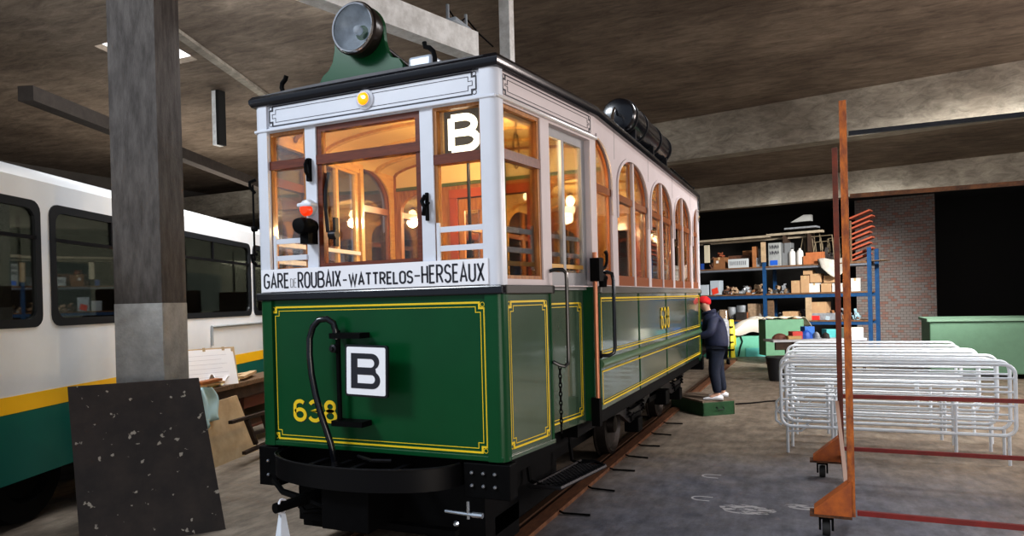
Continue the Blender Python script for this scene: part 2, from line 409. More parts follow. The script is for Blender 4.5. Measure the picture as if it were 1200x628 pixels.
# front number
mb = MB(); text(mb, '638', -1.835, -1.475, .985, .135, .026, FR, .001, .003); mb.build('fleet_number', YELLOW, TRAM, label='yellow painted number 638 on the green apron')
mb = MB(); text(mb, '638', -1.830, -1.470, .980, .135, .026, FR, .0004, .001); mb.build('number_shadow', BLACKL, TRAM)
# route plaque with the letter B on iron brackets
wq = .14
c1 = Vector((-1.115, 1.357)); th = math.radians(-1.5)
def PQ(u, v, w): return Vector((c1.x+u*math.cos(th)-v*math.sin(th), -wq-w, c1.y+u*math.sin(th)+v*math.cos(th)))
def rrect(hw, hh, r): return arc(hw-r,hh-r,r,r,0,90,5)+arc(-hw+r,hh-r,r,r,90,180,5)+arc(-hw+r,-hh+r,r,r,180,270,5)+arc(hw-r,-hh+r,r,r,270,360,5)
rp = MB().plate(rrect(.166,.170,.02), [], -.02, 0, PQ).build('route_plaque', BLACKG, TRAM)
MB().plate(rrect(.152,.156,.012), [], 0, .003, PQ).build('plaque_face', mat('plaque_white',(.86,.87,.92),.4), rp)
mb = MB(); G, _ = glyph('B')
mb.plate([(-.115,.115),(.045,.115)]+arc(.045,.0625,.06,.0525,90,-60,10)[1:]+arc(.05,-.058,.062,.057,60,-90,10)+[(-.115,-.115)],
         [[(-.065,.080),(.04,.080)]+arc(.04,.052,.028,.028,90,-90,8)[1:-1]+[(.04,.024),(-.065,.024)], [(-.065,-.024),(.045,-.024)]+arc(.045,-.052,.028,.028,90,-90,8)[1:-1]+[(.045,-.080),(-.065,-.080)]], .003, .005, PQ)
mb.build('route_letter', BLACKL, rp)
mb = MB().use(BLACK)
mb.cyl(FR(-1.395,1.62,.06), FR(-1.395,.98,.06), .016)
for z in (1.585, .995): 
    mb.hexa([FR(-1.43,z-.018,.0),FR(-1.18,z-.018,.0),FR(-1.18,z-.018,.11),FR(-1.43,z-.018,.11),FR(-1.43,z+.018,.0),FR(-1.18,z+.018,.0),FR(-1.18,z+.018,.11),FR(-1.43,z+.018,.11)])
mb.build('plaque_bracket', BLACK, TRAM)
MB().lathe(FR(-1.395,1.50,.09), (0,-1,0), [(.028,0),(.028,.03),(.014,.035),(.014,.05)], 12).build('air_cock', STEEL, TRAM, smooth=True)
# air hose
hp = [(-1.405,1.56,.07),(-1.405,1.62,.07),(-1.415,1.672,.08),(-1.45,1.70,.10),(-1.50,1.695,.12),(-1.545,1.65,.13),(-1.568,1.57,.14),(-1.572,1.46,.14),(-1.56,1.33,.14),(-1.53,1.19,.14),(-1.49,1.06,.14),(-1.455,.95,.13),(-1.43,.86,.12),(-1.42,.78,.11),(-1.415,.70,.10)]
mb = MB(); mb.tube([FR(*p) for p in hp], .022, 10); mb.build('brake_hose', BLACKG, TRAM, smooth=True)
mb = MB(); mb.cyl(FR(-1.415,.74,.10), FR(-1.41,.66,.10), .026); mb.build('hose_coupling', STEEL, TRAM, smooth=True)
# amber marker lamp
al = MB().lathe(FR(-1.16,3.165,0), (0,-1,0), [(.068,0),(.068,.012),(.05,.02),(.046,.03)], 24).build('marker_lamp', WHITE, TRAM, smooth=30)
AMB = mat('amber_glow', (.9,.3,.01), .3, emit=(1,.26,.005), estr=1.5)
MB().lathe(FR(-1.16,3.165,.028), (0,-1,0), [(.043,0),(.036,.014),(.02,.022),(0,.024)], 20).build('amber_lens', AMB, al, smooth=True)
MB().lathe(FR(-1.145,3.168,.045), (0,-1,0), [(.015,0),(.008,.012),(0,.014)], 12).build('bulb', mat('hot_bulb',(1,.9,.6),.3,emit=(1,.75,.35),estr=3), al, smooth=True)
# headlight on its green shaped mount
HX, HZ = -1.225, 3.63
mo = arc(HX, HZ-.01, .20, .20, 0, 180, 18)
mount = [(HX+.345,3.315),(HX+.345,3.37),(HX+.315,3.415),(HX+.26,3.43),(HX+.225,3.48),(HX+.205,3.55)]+mo+[(HX-.205,3.55),(HX-.225,3.47),(HX-.26,3.42),(HX-.31,3.39),(HX-.335,3.35),(HX-.335,3.315)]
MB().plate(mount, [], -.07, -.03, FR).build('headlight_mount', GREEN, TRAM, bevel=.004)
for sx in (-.2,.2): MB().cyl(FR(HX+sx,3.5,-.07), FR(HX+sx*1.3,3.36,-.75), .018).build('mount_stay', STEEL, TRAM)
HLC = HX+.030
hl = MB().lathe(FR(HLC,HZ,.06), (0,1,0), [(.0,.110),(.09,.085),(.145,.035),(.160,-.012),(.170,-.015),(.178,0),(.174,.04),(.168,.10),(.12,.18),(.05,.22),(0,.225)], 32).build('headlight', mat('bronze_black',(.03,.022,.018),.3,metal=.5), TRAM, smooth=30)
MB().lathe(FR(HLC,HZ,.06), (0,1,0), [(.157,-.010),(.142,.028),(.088,.075),(.04,.094),(0,.100)], 32, cap=False).build('reflector', mat('mirror_dish',(.66,.72,.78),.35,metal=.15,noise=.35,nscale=9), hl, smooth=True)
MB().lathe(FR(HLC,HZ,.082), (0,1,0), [(.152,0),(.162,-.004),(.168,.008)], 32, cap=False).build('lens_ring', CHROME, hl, smooth=True)
MB().lathe(FR(HLC,HZ,.074), (0,1,0), [(.157,0),(0,.001)], 32, cap=False).build('lens', GLASS, hl)
MB().lathe(FR(HLC+.01,HZ-.005,.035), (0,1,0), [(.0,-.03),(.022,-.02),(.032,0),(.030,.02),(.02,.03)], 16).build('bulb', mat('frosted_bulb',(.75,.8,.85),.3), hl, smooth=True)
# roof edge and shallow arched roof
def outline(d, z):  # plan outline grown by d
    return [(-T0+d*.9,-d,z),(d,PL+.0,z),(d,LT-PL,z),(-T0+d*.9,LT+d,z),(-W+T0-d*.9,LT+d,z),(-W-d,LT-PL,z),(-W-d,PL,z),(-W+T0-d*.9,-d,z)]
mb = MB(); mb.ring_loft([outline(d,z) for d,z in ((.0,3.232),(.03,3.236),(.045,3.262),(.045,3.285),(.025,3.312),(-.02,3.322))]); mb.build('roof_edge', BLACKG, TRAM, smooth=35)
mb = MB()
sec = []
for y in [ -.03+ (LT+.06)*i/16 for i in range(17)]:
    tt = max(0, min(1, y/PL, (LT-y)/PL)); hw = W/2-.03-T0*(1-max(0,tt)); rise = .10*min(1, .25+tt)
    sec.append([(-W/2+hw*math.cos(a), y, 3.30+rise*math.sin(a)) for a in [PI*k/12 for k in range(13)]])
mb.ring_loft(sec); mb.build('roof', mat('roof_canvas',(.10,.10,.11),.6,noise=.2), TRAM, smooth=True)
# small hooks on the roof edge
for x in (-.62, -1.86):
    mb = MB(); mb.tube([(x,.0,3.31),(x,.0,3.36),(x-.01,0,3.40),(x-.04,0,3.43),(x-.07,0,3.44),(x-.075,0,3.47)] if x > -1 else [(x,0,3.31),(x-.015,0,3.35),(x-.01,0,3.38),(x+.02,0,3.405),(x+.03,0,3.43)], .016, 8); mb.build('roof_hook', BLACK, TRAM, smooth=True)
# pale conduit box beside the mount
mb = MB(); mb.box(-.86,-.68,.06,.6,3.33,3.42); mb.build('roof_box', mat('pale_metal',(.5,.55,.62),.3,metal=.3), TRAM, bevel=.02)
# roof air tank
mb = MB(); ax = (0,1,0)
mb.lathe((-.20,2.95,3.63), ax, [(.10,-.035),(.155,-.02),(.172,.0),(.178,.03),(.178,.55)], 28)
mb.lathe((-.20,3.5,3.63), ax, [(.176,0),(.176,1.30),(.168,1.35),(.12,1.39),(.05,1.41)], 28)
tk = mb.build('air_tank', BLACKG, TRAM, smooth=30)
for y in (3.02, 3.47, 4.2, 4.78): MB().lathe((-.20,y,3.63), ax, [(.178,0),(.186,.0),(.186,.04),(.178,.04)], 28).build('tank_strap', STEEL, tk, smooth=30)
for y in (3.1, 3.95, 4.7): MB().box(-.34,-.06,y-.02,y+.02,3.31,3.50).build('tank_saddle', STEEL, tk)
mb = MB(); mb.tube([(-.20,2.92,3.63),(-.18,2.80,3.64),(-.16,2.66,3.62),(-.16,2.58,3.54),(-.16,2.56,3.34)], .014, 8); mb.build('tank_pipe', CHROME, tk, smooth=True)
mb = MB()
for y in (5.0, 5.6, 6.5): mb.cyl((-.03,y,3.31),(-.03,y,3.37),.012,n=8); mb.lathe((-.03,y,3.36),(0,0,1),[(.02,0),(.026,.012),(.015,.03),(0,.035)],10)
mb.tube([(-.05,4.9,3.40),(-.03,5.6,3.385),(-.03,6.5,3.37)], .010, 6)
mb.build('roof_cable', BLACK, TRAM, smooth=True)

# handrails by the door
mb = MB(); q = lambda u,v,w: VS(u,v,w)
mb.tube([q(.64,1.99,.0),q(.66,2.0,.03),q(.69,2.0,.075),q(.715,1.975,.09),q(.72,1.92,.09),q(.72,1.40,.09),q(.715,1.345,.09),q(.69,1.325,.075),q(.66,1.335,.05),q(.64,1.36,.01)], .013, 8); mb.build('grab_handle', BLACKG, TRAM, smooth=True)
mb = MB()
for i in range(14):
    z = 1.32-i*.031; c = q(.665,z,.05); a = (i%2)*PI/2
    mb.tube([c+Vector((math.cos(a)*.010*math.cos(t), math.sin(a)*.010*math.cos(t), .021*math.sin(t))) for t in [2*PI*k/8 for k in range(8)]], .0045, 5, close=True)
mb.cyl(q(.665,.895,.05), q(.665,.86,.05), .007, n=8); mb.build('chain', BLACK, TRAM, smooth=True)
mb = MB(); mb.cyl(q(1.31,2.15,.035), q(1.31,1.02,.035), .017, n=12); mb.build('copper_pole', COPPER, TRAM, smooth=True, label='copper-coloured upright tube beside the cab door')
mb = MB(); mb.tube([q(1.43,1.99,.03),q(1.44,2.0,.08),q(1.46,1.985,.11),q(1.465,1.93,.12),q(1.465,1.40,.12),q(1.46,1.36,.11),q(1.44,1.34,.08),q(1.42,1.34,.0)], .015, 8); mb.build('grab_handle', BLACKG, TRAM, smooth=True)
mb = MB(); bx(mb, q, 1.27, 1.35, 1.925, 2.105, .01, .09); mb.tube([q(1.36,2.02,.06),q(1.41,2.03,.07),q(1.435,2.07,.08),q(1.44,2.13,.08),q(1.425,2.16,.08),q(1.405,2.15,.08)], .013, 8); mb.cyl(q(1.34,1.98,.06), q(1.45,1.95,.06), .022); mb.lathe(q(1.42,1.94,.05),(0,0,1),[(.03,-.06),(.035,0),(.02,.05)],10)
mb.build('door_catch', BLACK, TRAM, bevel=.003)
for A_, nm_ in (((1.37,1.40,1.62,1.74,0,.02),'door_lock'),((1.36,1.42,1.32,1.38,0,.03),'rail_socket'),((1.30,1.35,.80,1.02,-.02,.05),'pole_socket')):
    mb = MB(); bx(mb, q, *A_); mb.build(nm_, BLACK, TRAM, bevel=.003)
# folding step of mesh plate
SZ = .45
step = [(-.33,.72),(-.115,.74),(.008,1.465),(-.10,1.575),(-.227,1.575)]
mb = MB(); mb.tube([(x,y,SZ) for x,y in step], .016, 6, close=True); stp = mb.build('footstep', STEEL, TRAM, smooth=True)
mb = MB()
def SQ(a, b): # bilinear in the step quad
    p0, p1, p2, p3 = [Vector(step[i]) for i in (0,1,2,4)]
    p2 = Vector((-.005,1.53)); return (p0*(1-a)+p1*a)*(1-b)+(p3*(1-a)+p2*a)*b
for k in range(-5, 19):
    for sg in (1,-1):
        pts = []
        for t in (0,.5,1):
            b = (k + (t*5 if sg > 0 else (1-t)*5))/18
            if 0 <= b <= 1: pts.append(SQ(t, b))
        if len(pts) > 1: mb.tube([(p.x,p.y,SZ) for p in pts], .005, 4)
mb.build('step_grating', STEEL, stp)
mb = MB()
for x,y in ((-.25,.8),(-.16,1.5)): mb.tube([(x,y,SZ-.02),(x-.12,y,SZ+.02),(x-.16,y,.82)], .018, 6)
mb.build('step_bracket', BLACK, stp)

# underframe, fender, coupler, wheels
mb = MB(); mb.box(-2.02,-.30,.12,LT-.12,.62,.80); mb.build('underframe', BLACK, TRAM)
mb = MB(); mb.box(-2.15,-.16,1.3,LT-1.3,.70,.90); mb.build('underfloor', BLACK, TRAM)
mb = MB(); mb.box(-1.95,-.42,.15,1.5,.22,.66); mb.build('under_cab_shade_box', BLACK, TRAM)  # black box added to keep the space under the cab dark
mb = MB(); mb.box(-1.6,-.75,1.6,LT-1.6,.25,.66); mb.build('motor_casing', BLACK, TRAM)
for fx in (ident, mirx):
    mb = MB(fx)
    yy = [(1.3,.70),(1.6,.76),(2.4,.70),(3.1,.62),(3.5,.46),(4.0,.46),(4.4,.60),(5.4,.60),(5.9,.46),(6.5,.46),(6.9,.62)]
    mb.plate([(y,z+.10) for y,z in yy]+[(y,z-.03) for y,z in yy[::-1]], [], -.34, -.30, MS); tf = mb.build('truck_frame', STEEL, TRAM)
    mb = MB(fx)
    for y,z in yy[:-1]:
        for k in range(3): mb.lathe((-.30,y+.06*k+.06,z+.03+.01*k),(1,0,0),[(.014,0),(.012,.012),(0,.016)],6)
    mb.build('rivet_row', BLACK, tf)
    for wy in (3.75, 6.3):
        mb = MB(fx); mb.lathe((-.56,wy,.36),(1,0,0),[(.36,-.13),(.375,-.11),(.34,-.10),(.33,0),(.30,.01),(.26,-.03),(.10,-.04),(.09,.03),(.03,.04)],32); mb.build('wheel', mat('wheel_steel',(.05,.042,.038),.4,metal=.6,noise=.3), TRAM, smooth=30)
        mb = MB(fx); mb.box(-.40,-.24,wy-.10,wy+.10,.30,.46); mb.box(-.36,-.28,wy-.22,wy+.22,.44,.50); mb.build('axle_box', BLACK, TRAM, bevel=.01)
        for sy in (-.32,.32):
            mb = MB(fx); mb.tube([(-.32+.05*math.cos(t),wy+sy+.05*math.sin(t),.50+.022*t/PI) for t in [k*PI/4 for k in range(41)]], .012, 5); mb.build('spring', BLACK, TRAM, smooth=True)
    mb = MB(fx); mb.box(-.36,-.30,4.5,5.2,.50,.62); mb.box(-.33,-.18,4.9,5.15,.42,.60); mb.build('brake_gear', BLACK, TRAM, bevel=.01)
for fy in (ident, miry):
    mb = MB(fy)
    pts = [(-2.0,.12)]+[(-1.235+.72*math.cos(t), .0-.36*math.sin(t)) for t in [PI - PI*k/20 for k in range(21)]]+[(-.47,.12)]
    o1 = [(x,y) for x,y in pts]; i1 = [(-1.235+(x+1.235)*.975, y+.02) for x,y in pts]
    mb.ring_loft([[(a[0],a[1],.625),(a[0],a[1],.765),(b[0],b[1],.765),(b[0],b[1],.625)] for a,b in zip(o1,i1)])
    fe = mb.build('fender', BLACKG if False else mat('fender_black',(.004,.004,.005),.4,coat=.0,spec=.25), TRAM, smooth=35)
    mb = MB(fy); mb.tube([(x,y,.768) for x,y in pts[1:-1]], .007, 5); mb.build('fender_rim', STEEL, fe, smooth=True)
    mb = MB(fy)
    for x in (-1.4,-1.25,-.95,-1.6): mb.box(x-.02,x+.02,-.30,.15,.69,.715)
    mb.tube([(-1.3,.0,.76),(-1.1,-.12,.77),(-1.0,-.05,.76)], .012, 6); mb.build('fender_brace', STEEL, fe)
    mb = MB(fy); mb.box(-2.16,-1.98,-.02,.14,.50,.78); mb.build('headstock', BLACK, TRAM, bevel=.006)
    mb = MB(fy); mb.box(-.48,-.16,-.02,.10,.56,.78)
    hp2 = mb.build('headstock', BLACK, TRAM, bevel=.006)
    for x, z in ((-.42,.64),(-.34,.64),(-.26,.64),(-.42,.72),(-.34,.72),(-.26,.72),(-2.07,.58),(-2.07,.68)):
        MB(fy).lathe((x,-.02,z),(0,-1,0),[(.012,0),(.012,.012),(.005,.02)],6).build('bolt', mat('dull_bolt',(.3,.32,.36),.4,metal=.8), hp2)
    mb = MB(fy); mb.box(-1.42,-1.05,-.25,.9,.33,.60); mb.box(-1.6,-.9,.3,.42,.28,.45); mb.build('drawgear', BLACK, TRAM, bevel=.01)
d1 = on_plane(322,596,(0,-.42,0),(0,1,0)); d0 = on_plane(400,571,(0,.10,0),(0,1,0)); dm = d1.lerp(d0,.42)
mb = MB(); mb.cyl(d0,dm,.042,n=12); mb.cyl(dm,d1,.033,n=12); mb.cyl(dm.lerp(d1,.05),dm.lerp(d1,.22),.040,n=12)
dbar = mb.build('drawbar', BLACK, TRAM, smooth=30)
mb = MB(); mb.tube([(-1.95,.02,.60),(-1.93,-.12,.57),(-1.80,-.18,.52),(-1.62,-.2,.50),(-1.45,-.15,.44),(-1.40,.0,.40)],.022,6); mb.tube([(-1.72,-.18,.51),(-1.62,-.18,.40),(-1.52,-.1,.40)],.018,6); mb.build('safety_chain', BLACK, TRAM, smooth=True)
mb = MB(); mb.box(-1.75,-.55,-.02,.04,.30,.335); mb.box(-1.6,-.7,.15,.19,.24,.28); mb.build('life_guard', BLACK, TRAM)
mb = MB(); mb.cyl((-.60,-.05,.47),(-.38,-.07,.47),.012,n=8); mb.cyl((-.43,-.066,.44),(-.43,-.066,.55),.010,n=8); mb.cyl((-.40,-.066,.47),(-.33,-.066,.47),.018,n=8); mb.lathe((-.52,-.06,.40),(0,-1,0),[(.02,0),(.01,.02)],8); mb.build('air_pipe_tap', mat('tap_metal',(.6,.65,.7),.2,metal=.9), TRAM, smooth=30)
mb = MB(); mb.box(-.95,-.42,.3,.7,.12,.34); mb.build('guard_iron', BLACK, TRAM)
mb = MB(); mb.box(-2.0,-1.62,.25,.7,.14,.40); mb.build('guard_iron', BLACK, TRAM)

# interior: floor, ceiling, bulkheads, benches, lamps
mb = MB(); mb.ring_loft([[(x*.96-W*.02,y,z) for x,y,z in outline(-.05,.9)],[(x*.96-W*.02,y,z) for x,y,z in outline(-.05,.94)]]); mb.build('cab_floor', RUST, TRAM)
mb = MB()
def ceil_z(x): return 3.07+.17*math.cos((x+W/2)/(W/2)*PI/2)
sec = []
for y in [.02, PL, 4, LT-PL, LT-.02]:
    hw = W/2-.07-(T0 if y < .5 or y > LT-.5 else 0)
    top = [(-W/2+hw*c, y, 3.05+.155*math.sqrt(max(0,1-c*c))) for c in [math.cos(PI*k/14) for k in range(15)]]
    sec.append(top+[(x,y_,z+.012) for x,y_,z in top[::-1]])
mb.ring_loft(sec)
CEIL = mat('boarded_ceiling', (.85,.60,.24), .45, c2=(.78,.52,.19), nscale=3)
nt = CEIL.node_tree
wv_ = nt.nodes.new('ShaderNodeTexWave'); wv_.bands_direction = 'X'; wv_.inputs['Scale'].default_value = 5.5; wv_.wave_profile = 'SAW'
tcn = nt.nodes.new('ShaderNodeTexCoord'); nt.links.new(tcn.outputs['Object'], wv_.inputs['Vector'])
bpn = nt.nodes.new('ShaderNodeBump'); bpn.inputs['Strength'].default_value = .6; bpn.inputs['Distance'].default_value = .01
nt.links.new(wv_.outputs['Fac'], bpn.inputs['Height']); nt.links.new(bpn.outputs[0], nt.nodes['Principled BSDF'].inputs['Normal'])
cl = mb.build('wooden_ceiling', CEIL, TRAM, smooth=True)
for y in (.35,.78,1.21,1.65,2.5,3.3,4.1,4.9,5.7,6.4,7.0,7.5):
    hw = W/2-.10-(T0*.8 if y < .5 else (T0*.4 if y < 1.2 else 0))
    mb = MB(); P = [(-W/2+hw*c, 3.05+.15*math.sqrt(max(0,1-c*c))) for c in [math.cos(PI*k/16) for k in range(17)]]
    mb.stroke(P, .035, lambda u,v,w: Vector((u,w,v)), y-.022, y+.022); mb.build('ceiling_rib', WOODL, TRAM)
for fy, nm in ((ident,1),(miry,2)):
    BY = 1.98
    mp = lambda u,v,w: Vector((u, BY+w, v))
    out = [(-2.26,.94),(-.05,.94),(-.05,3.05)]+[(-W/2+1.09*c, 3.05+.15*math.sqrt(max(0,1-c*c))) for c in [math.cos(PI*k/12) for k in range(13)]]+[(-2.26,3.05)]
    def aw(a, b): return [(a,1.9),(b,1.9)]+arc((a+b)/2,2.70,(b-a)/2,.16,0,180,12)
    holes = [aw(-2.16,-1.70), aw(-.61,-.15), [(-1.52,.96),(-.80,.96),(-.80,2.78),(-1.52,2.78)]]
    mb = MB(fy).plate(out, holes, -.025, .025, mp); bk = mb.build('bulkhead', WOOD, TRAM)
    for h in holes[:2]: MB(fy).plate(h, [], -.002, .002, mp).build('pane', GLASS, bk)
    CREAM = mat('cream_board',(.80,.62,.30),.5)
    mb = MB(fy); mb.plate([(-2.2,2.93),(-.1,2.93),(-.1,3.04)]+[(-W/2+1.05*c, 3.035+.14*math.sqrt(max(0,1-c*c))) for c in [math.cos(PI*k/12) for k in range(13)]]+[(-2.2,3.04)], [], -.034, -.026, mp); mb.build('cream_fascia', CREAM, bk)
    mb = MB(fy); bx(mb, mp, -2.2,-.1,2.90,2.93,-.045,-.026); mb.build('green_strip', mat('olive_strip',(.10,.13,.03),.4), bk)
    mb = MB(fy)
    for a in (-1.60,-.80): bx(mb, mp, a, a+.08, .94, 2.86, -.045, .045)
    bx(mb, mp, -1.60,-.72,2.78,2.86,-.05,.05); mb.build('door_surround', mat('red_mahogany',(.36,.07,.02),.28,coat=.5), bk)
    mb = MB(fy); mb.plate(rect(-1.52,-1.14,.96,2.77), [rect(-1.46,-1.20,1.65,2.66)], -.015, .015, mp); sd = mb.build('sliding_door', WOOD, bk)
mb = MB()
for x in (-.98,-.72): mb.cyl((x,1.85,.94),(x,1.85,3.12),.014,n=10)
mb.build('green_pole', mat('olive_pole',(.10,.14,.03),.3,metal=.3), TRAM, smooth=True)
mb = MB(); mb.cyl((-.86,.9,.94),(-.86,.9,3.15),.013,n=10); mb.build('black_pole', BLACK, TRAM, smooth=True)
for x in (-2.0,-.62):
    for (y0,y1) in ((2.1,LT-2.1),):
        mb = MB(); mb.box(x-.2 if x<-1 else x-.0,x+.2 if x<-1 else x+.4,y0,y1,1.32,1.37); bn = mb.build('bench_seat', WOODL, TRAM, bevel=.01)
        mb = MB(); xb = -2.22 if x<-1 else -.12; mb.box(xb,xb+.03,y0,y1,1.4,1.86); mb.build('bench_back', WOOD, TRAM)
# cab controls
mb = MB(); mb.lathe((-1.75,.32,.94),(0,0,1),[(.13,0),(.13,.85),(.15,.87),(.15,.95),(.10,.99),(0,1.0)],20); ct = mb.build('controller', BLACK, TRAM, smooth=30)
mb = MB(); mb.tube([(-1.75,.32,1.93),(-1.75,.32,1.97),(-1.60,.28,1.98),(-1.58,.27,2.03)],.014,6); mb.build('controller_handle', CHROME, ct, smooth=True)
mb = MB(); mb.cyl((-.9,.3,.94),(-.9,.3,1.85),.03); mb.lathe((-.9,.3,1.84),(0,0,1),[(.13,0),(.14,.015),(.13,.03)],20); mb.build('brake_wheel', BLACK, TRAM, smooth=30)
mb = MB(); mb.tube([(-1.53,.06,2.72),(-1.535,.03,2.60),(-1.53,.02,2.45),(-1.515,.02,2.30)],.014,6); mb.cyl((-1.50,.02,2.28),(-1.44,.02,2.28),.03); mb.box(-1.475,-1.455,-.0+.02,.06,2.2,2.4); mb.build('window_strap', STEEL, TRAM, smooth=30)
# fittings on the front posts
mb = MB(); bx(mb, FR, -1.655,-1.625,2.66,2.82,0,.03); mb.tube([FR(-1.64,2.81,.03),FR(-1.635,2.77,.06),FR(-1.63,2.72,.06),FR(-1.62,2.68,.04)],.012,6); mb.build('window_catch', BLACK, TRAM, bevel=.003)
mb = MB(); bx(mb, FR, -.71,-.69,2.32,2.50,0,.02); mb.tube([FR(-.70,2.48,.03),FR(-.715,2.44,.05),FR(-.69,2.40,.06),FR(-.705,2.35,.05)],.015,6); mb.cyl(FR(-.69,2.41,.04),FR(-.66,2.43,.05),.008); mb.build('window_catch', BLACK, TRAM, bevel=.003)
rl = MB().lathe(FR(-1.645,2.475,.0), (0,-1,0), [(.055,0),(.06,.03),(.05,.06),(.03,.07)], 16).build('tail_lamp', mat('lamp_grey',(.6,.6,.62),.3), TRAM, smooth=30)
mb = MB(); bx(mb, FR, -1.70,-1.575,2.475,2.505,.0,.085); mb.build('lamp_hood', WHITE, rl, bevel=.01)
mb = MB(); mb.lathe(FR(-1.64,2.462,.03),(0,-1,0),[(.045,0),(.05,.03),(.035,.05),(0,.055)],16); mb.build('red_lens', mat('red_lens',(.85,.04,.01),.2,emit=(1,.06,.01),estr=.7), rl, smooth=True)
mb = MB(); mb.lathe(FR(-1.63,2.34,.0),(0,-1,0),[(.05,0),(.06,.05),(.06,.12),(.05,.15),(.02,.155)],16); mb.cyl(FR(-1.70,2.35,.08),FR(-1.67,2.35,.08),.05,n=12); mb.cyl(FR(-1.63,2.36,.1),FR(-1.575,2.36,.1),.03,n=12); bx(mb, FR, -1.66,-1.59,2.22,2.34,.0,.10); mb.build('power_socket', BLACK, TRAM, smooth=35)
mb = MB(); mb.cyl((-2.16,-.02,2.36),(-2.13,-.02,2.36),.02); mb.tube([(-2.14,.0,2.72),(-2.17,-.03,2.70),(-2.165,-.03,2.66),(-2.14,-.01,2.62)],.012,6); mb.tube([(-2.14,.0,2.18),(-2.17,-.03,2.17),(-2.16,-.03,2.12),(-2.14,-.01,2.10)],.012,6); mb.tube([(-2.15,-.02,2.68),(-2.15,-.02,2.13)],.007,6); mb.build('mirror_bracket', BLACK, TRAM, smooth=True)
# roll sign with glowing B
mb = MB(); mb.plate(rect(-.650,-.30,2.70,3.058),[rect(-.612,-.315,2.735,3.045)],-.10,-.064,FR); rs = mb.build('roll_sign', WOODL, TRAM)
mb = MB(); bx(mb, FR, -.612,-.315,2.735,3.045,-.094,-.086); mb.build('sign_blind', mat('dark_blind',(.05,.035,.015),.5,emit=(.25,.15,.04),estr=.12), rs)
mb = MB(); G,_ = glyph('B')
for P in G: mb.stroke([(-.560+x*.31,2.775+y*.205) for x,y in P], .047, FR, -.085, -.081)
mb.build('sign_letter', mat('glow_white',(1,.95,.8),.5,emit=(1,.92,.68),estr=1.9), rs)
# rope loop in side cab window
mb = MB(); c = VS(.38,2.93,-.14)
mb.tube([VS(.40+.035*math.sin(t)*(1 if k<12 else 1), 2.80+.12*math.cos(t)+.0, -.10) for k,t in enumerate([2*PI*k/20 for k in range(20)])], .006, 5, close=True); mb.cyl(VS(.40,2.92,-.10),VS(.41,3.03,-.10),.006,n=6); mb.build('bell_cord', mat('cord_brown',(.25,.12,.03),.7), TRAM, smooth=True)
GLOW = mat('lamp_glow', (1,.9,.6), .4, emit=(1,.74,.36), estr=9)
def globe(x, y, z, r=.07, pw=14):
    g = MB().lathe((x,y,z), (0,0,1), [(0,-r),(r*.6,-r*.8),(r,0),(r*.8,r*.6),(r*.4,r*.95),(r*.4,r*1.1)], 20).build('lamp_globe', GLOW, TRAM, smooth=True)
    mb = MB(); mb.lathe((x,y,z+r), (0,0,1), [(r*.5,0),(r*.6,.03),(r*.2,.05)], 16); mb.build('lamp_fitting', CHROME, g, smooth=True)
    L = bpy.data.lights.new('cab_lamp_light', 'POINT'); L.energy = pw; L.color = (1,.74,.40); L.shadow_soft_size = r*1.1
    o = bpy.data.objects.new('cab_lamp_light', L); COL.objects.link(o); o.location = (x, y, z-r-.05)
for x, y, z, r, pw in ((-.62,.72,3.02,.05,60),(-1.15,2.9,3.0,.06,55),(-1.15,4.2,3.0,.06,50),(-1.15,5.4,3.0,.06,50),(-1.15,7.2,3.0,.05,30),(-.55,1.65,2.66,.055,26)): globe(x,y,z,r,pw)

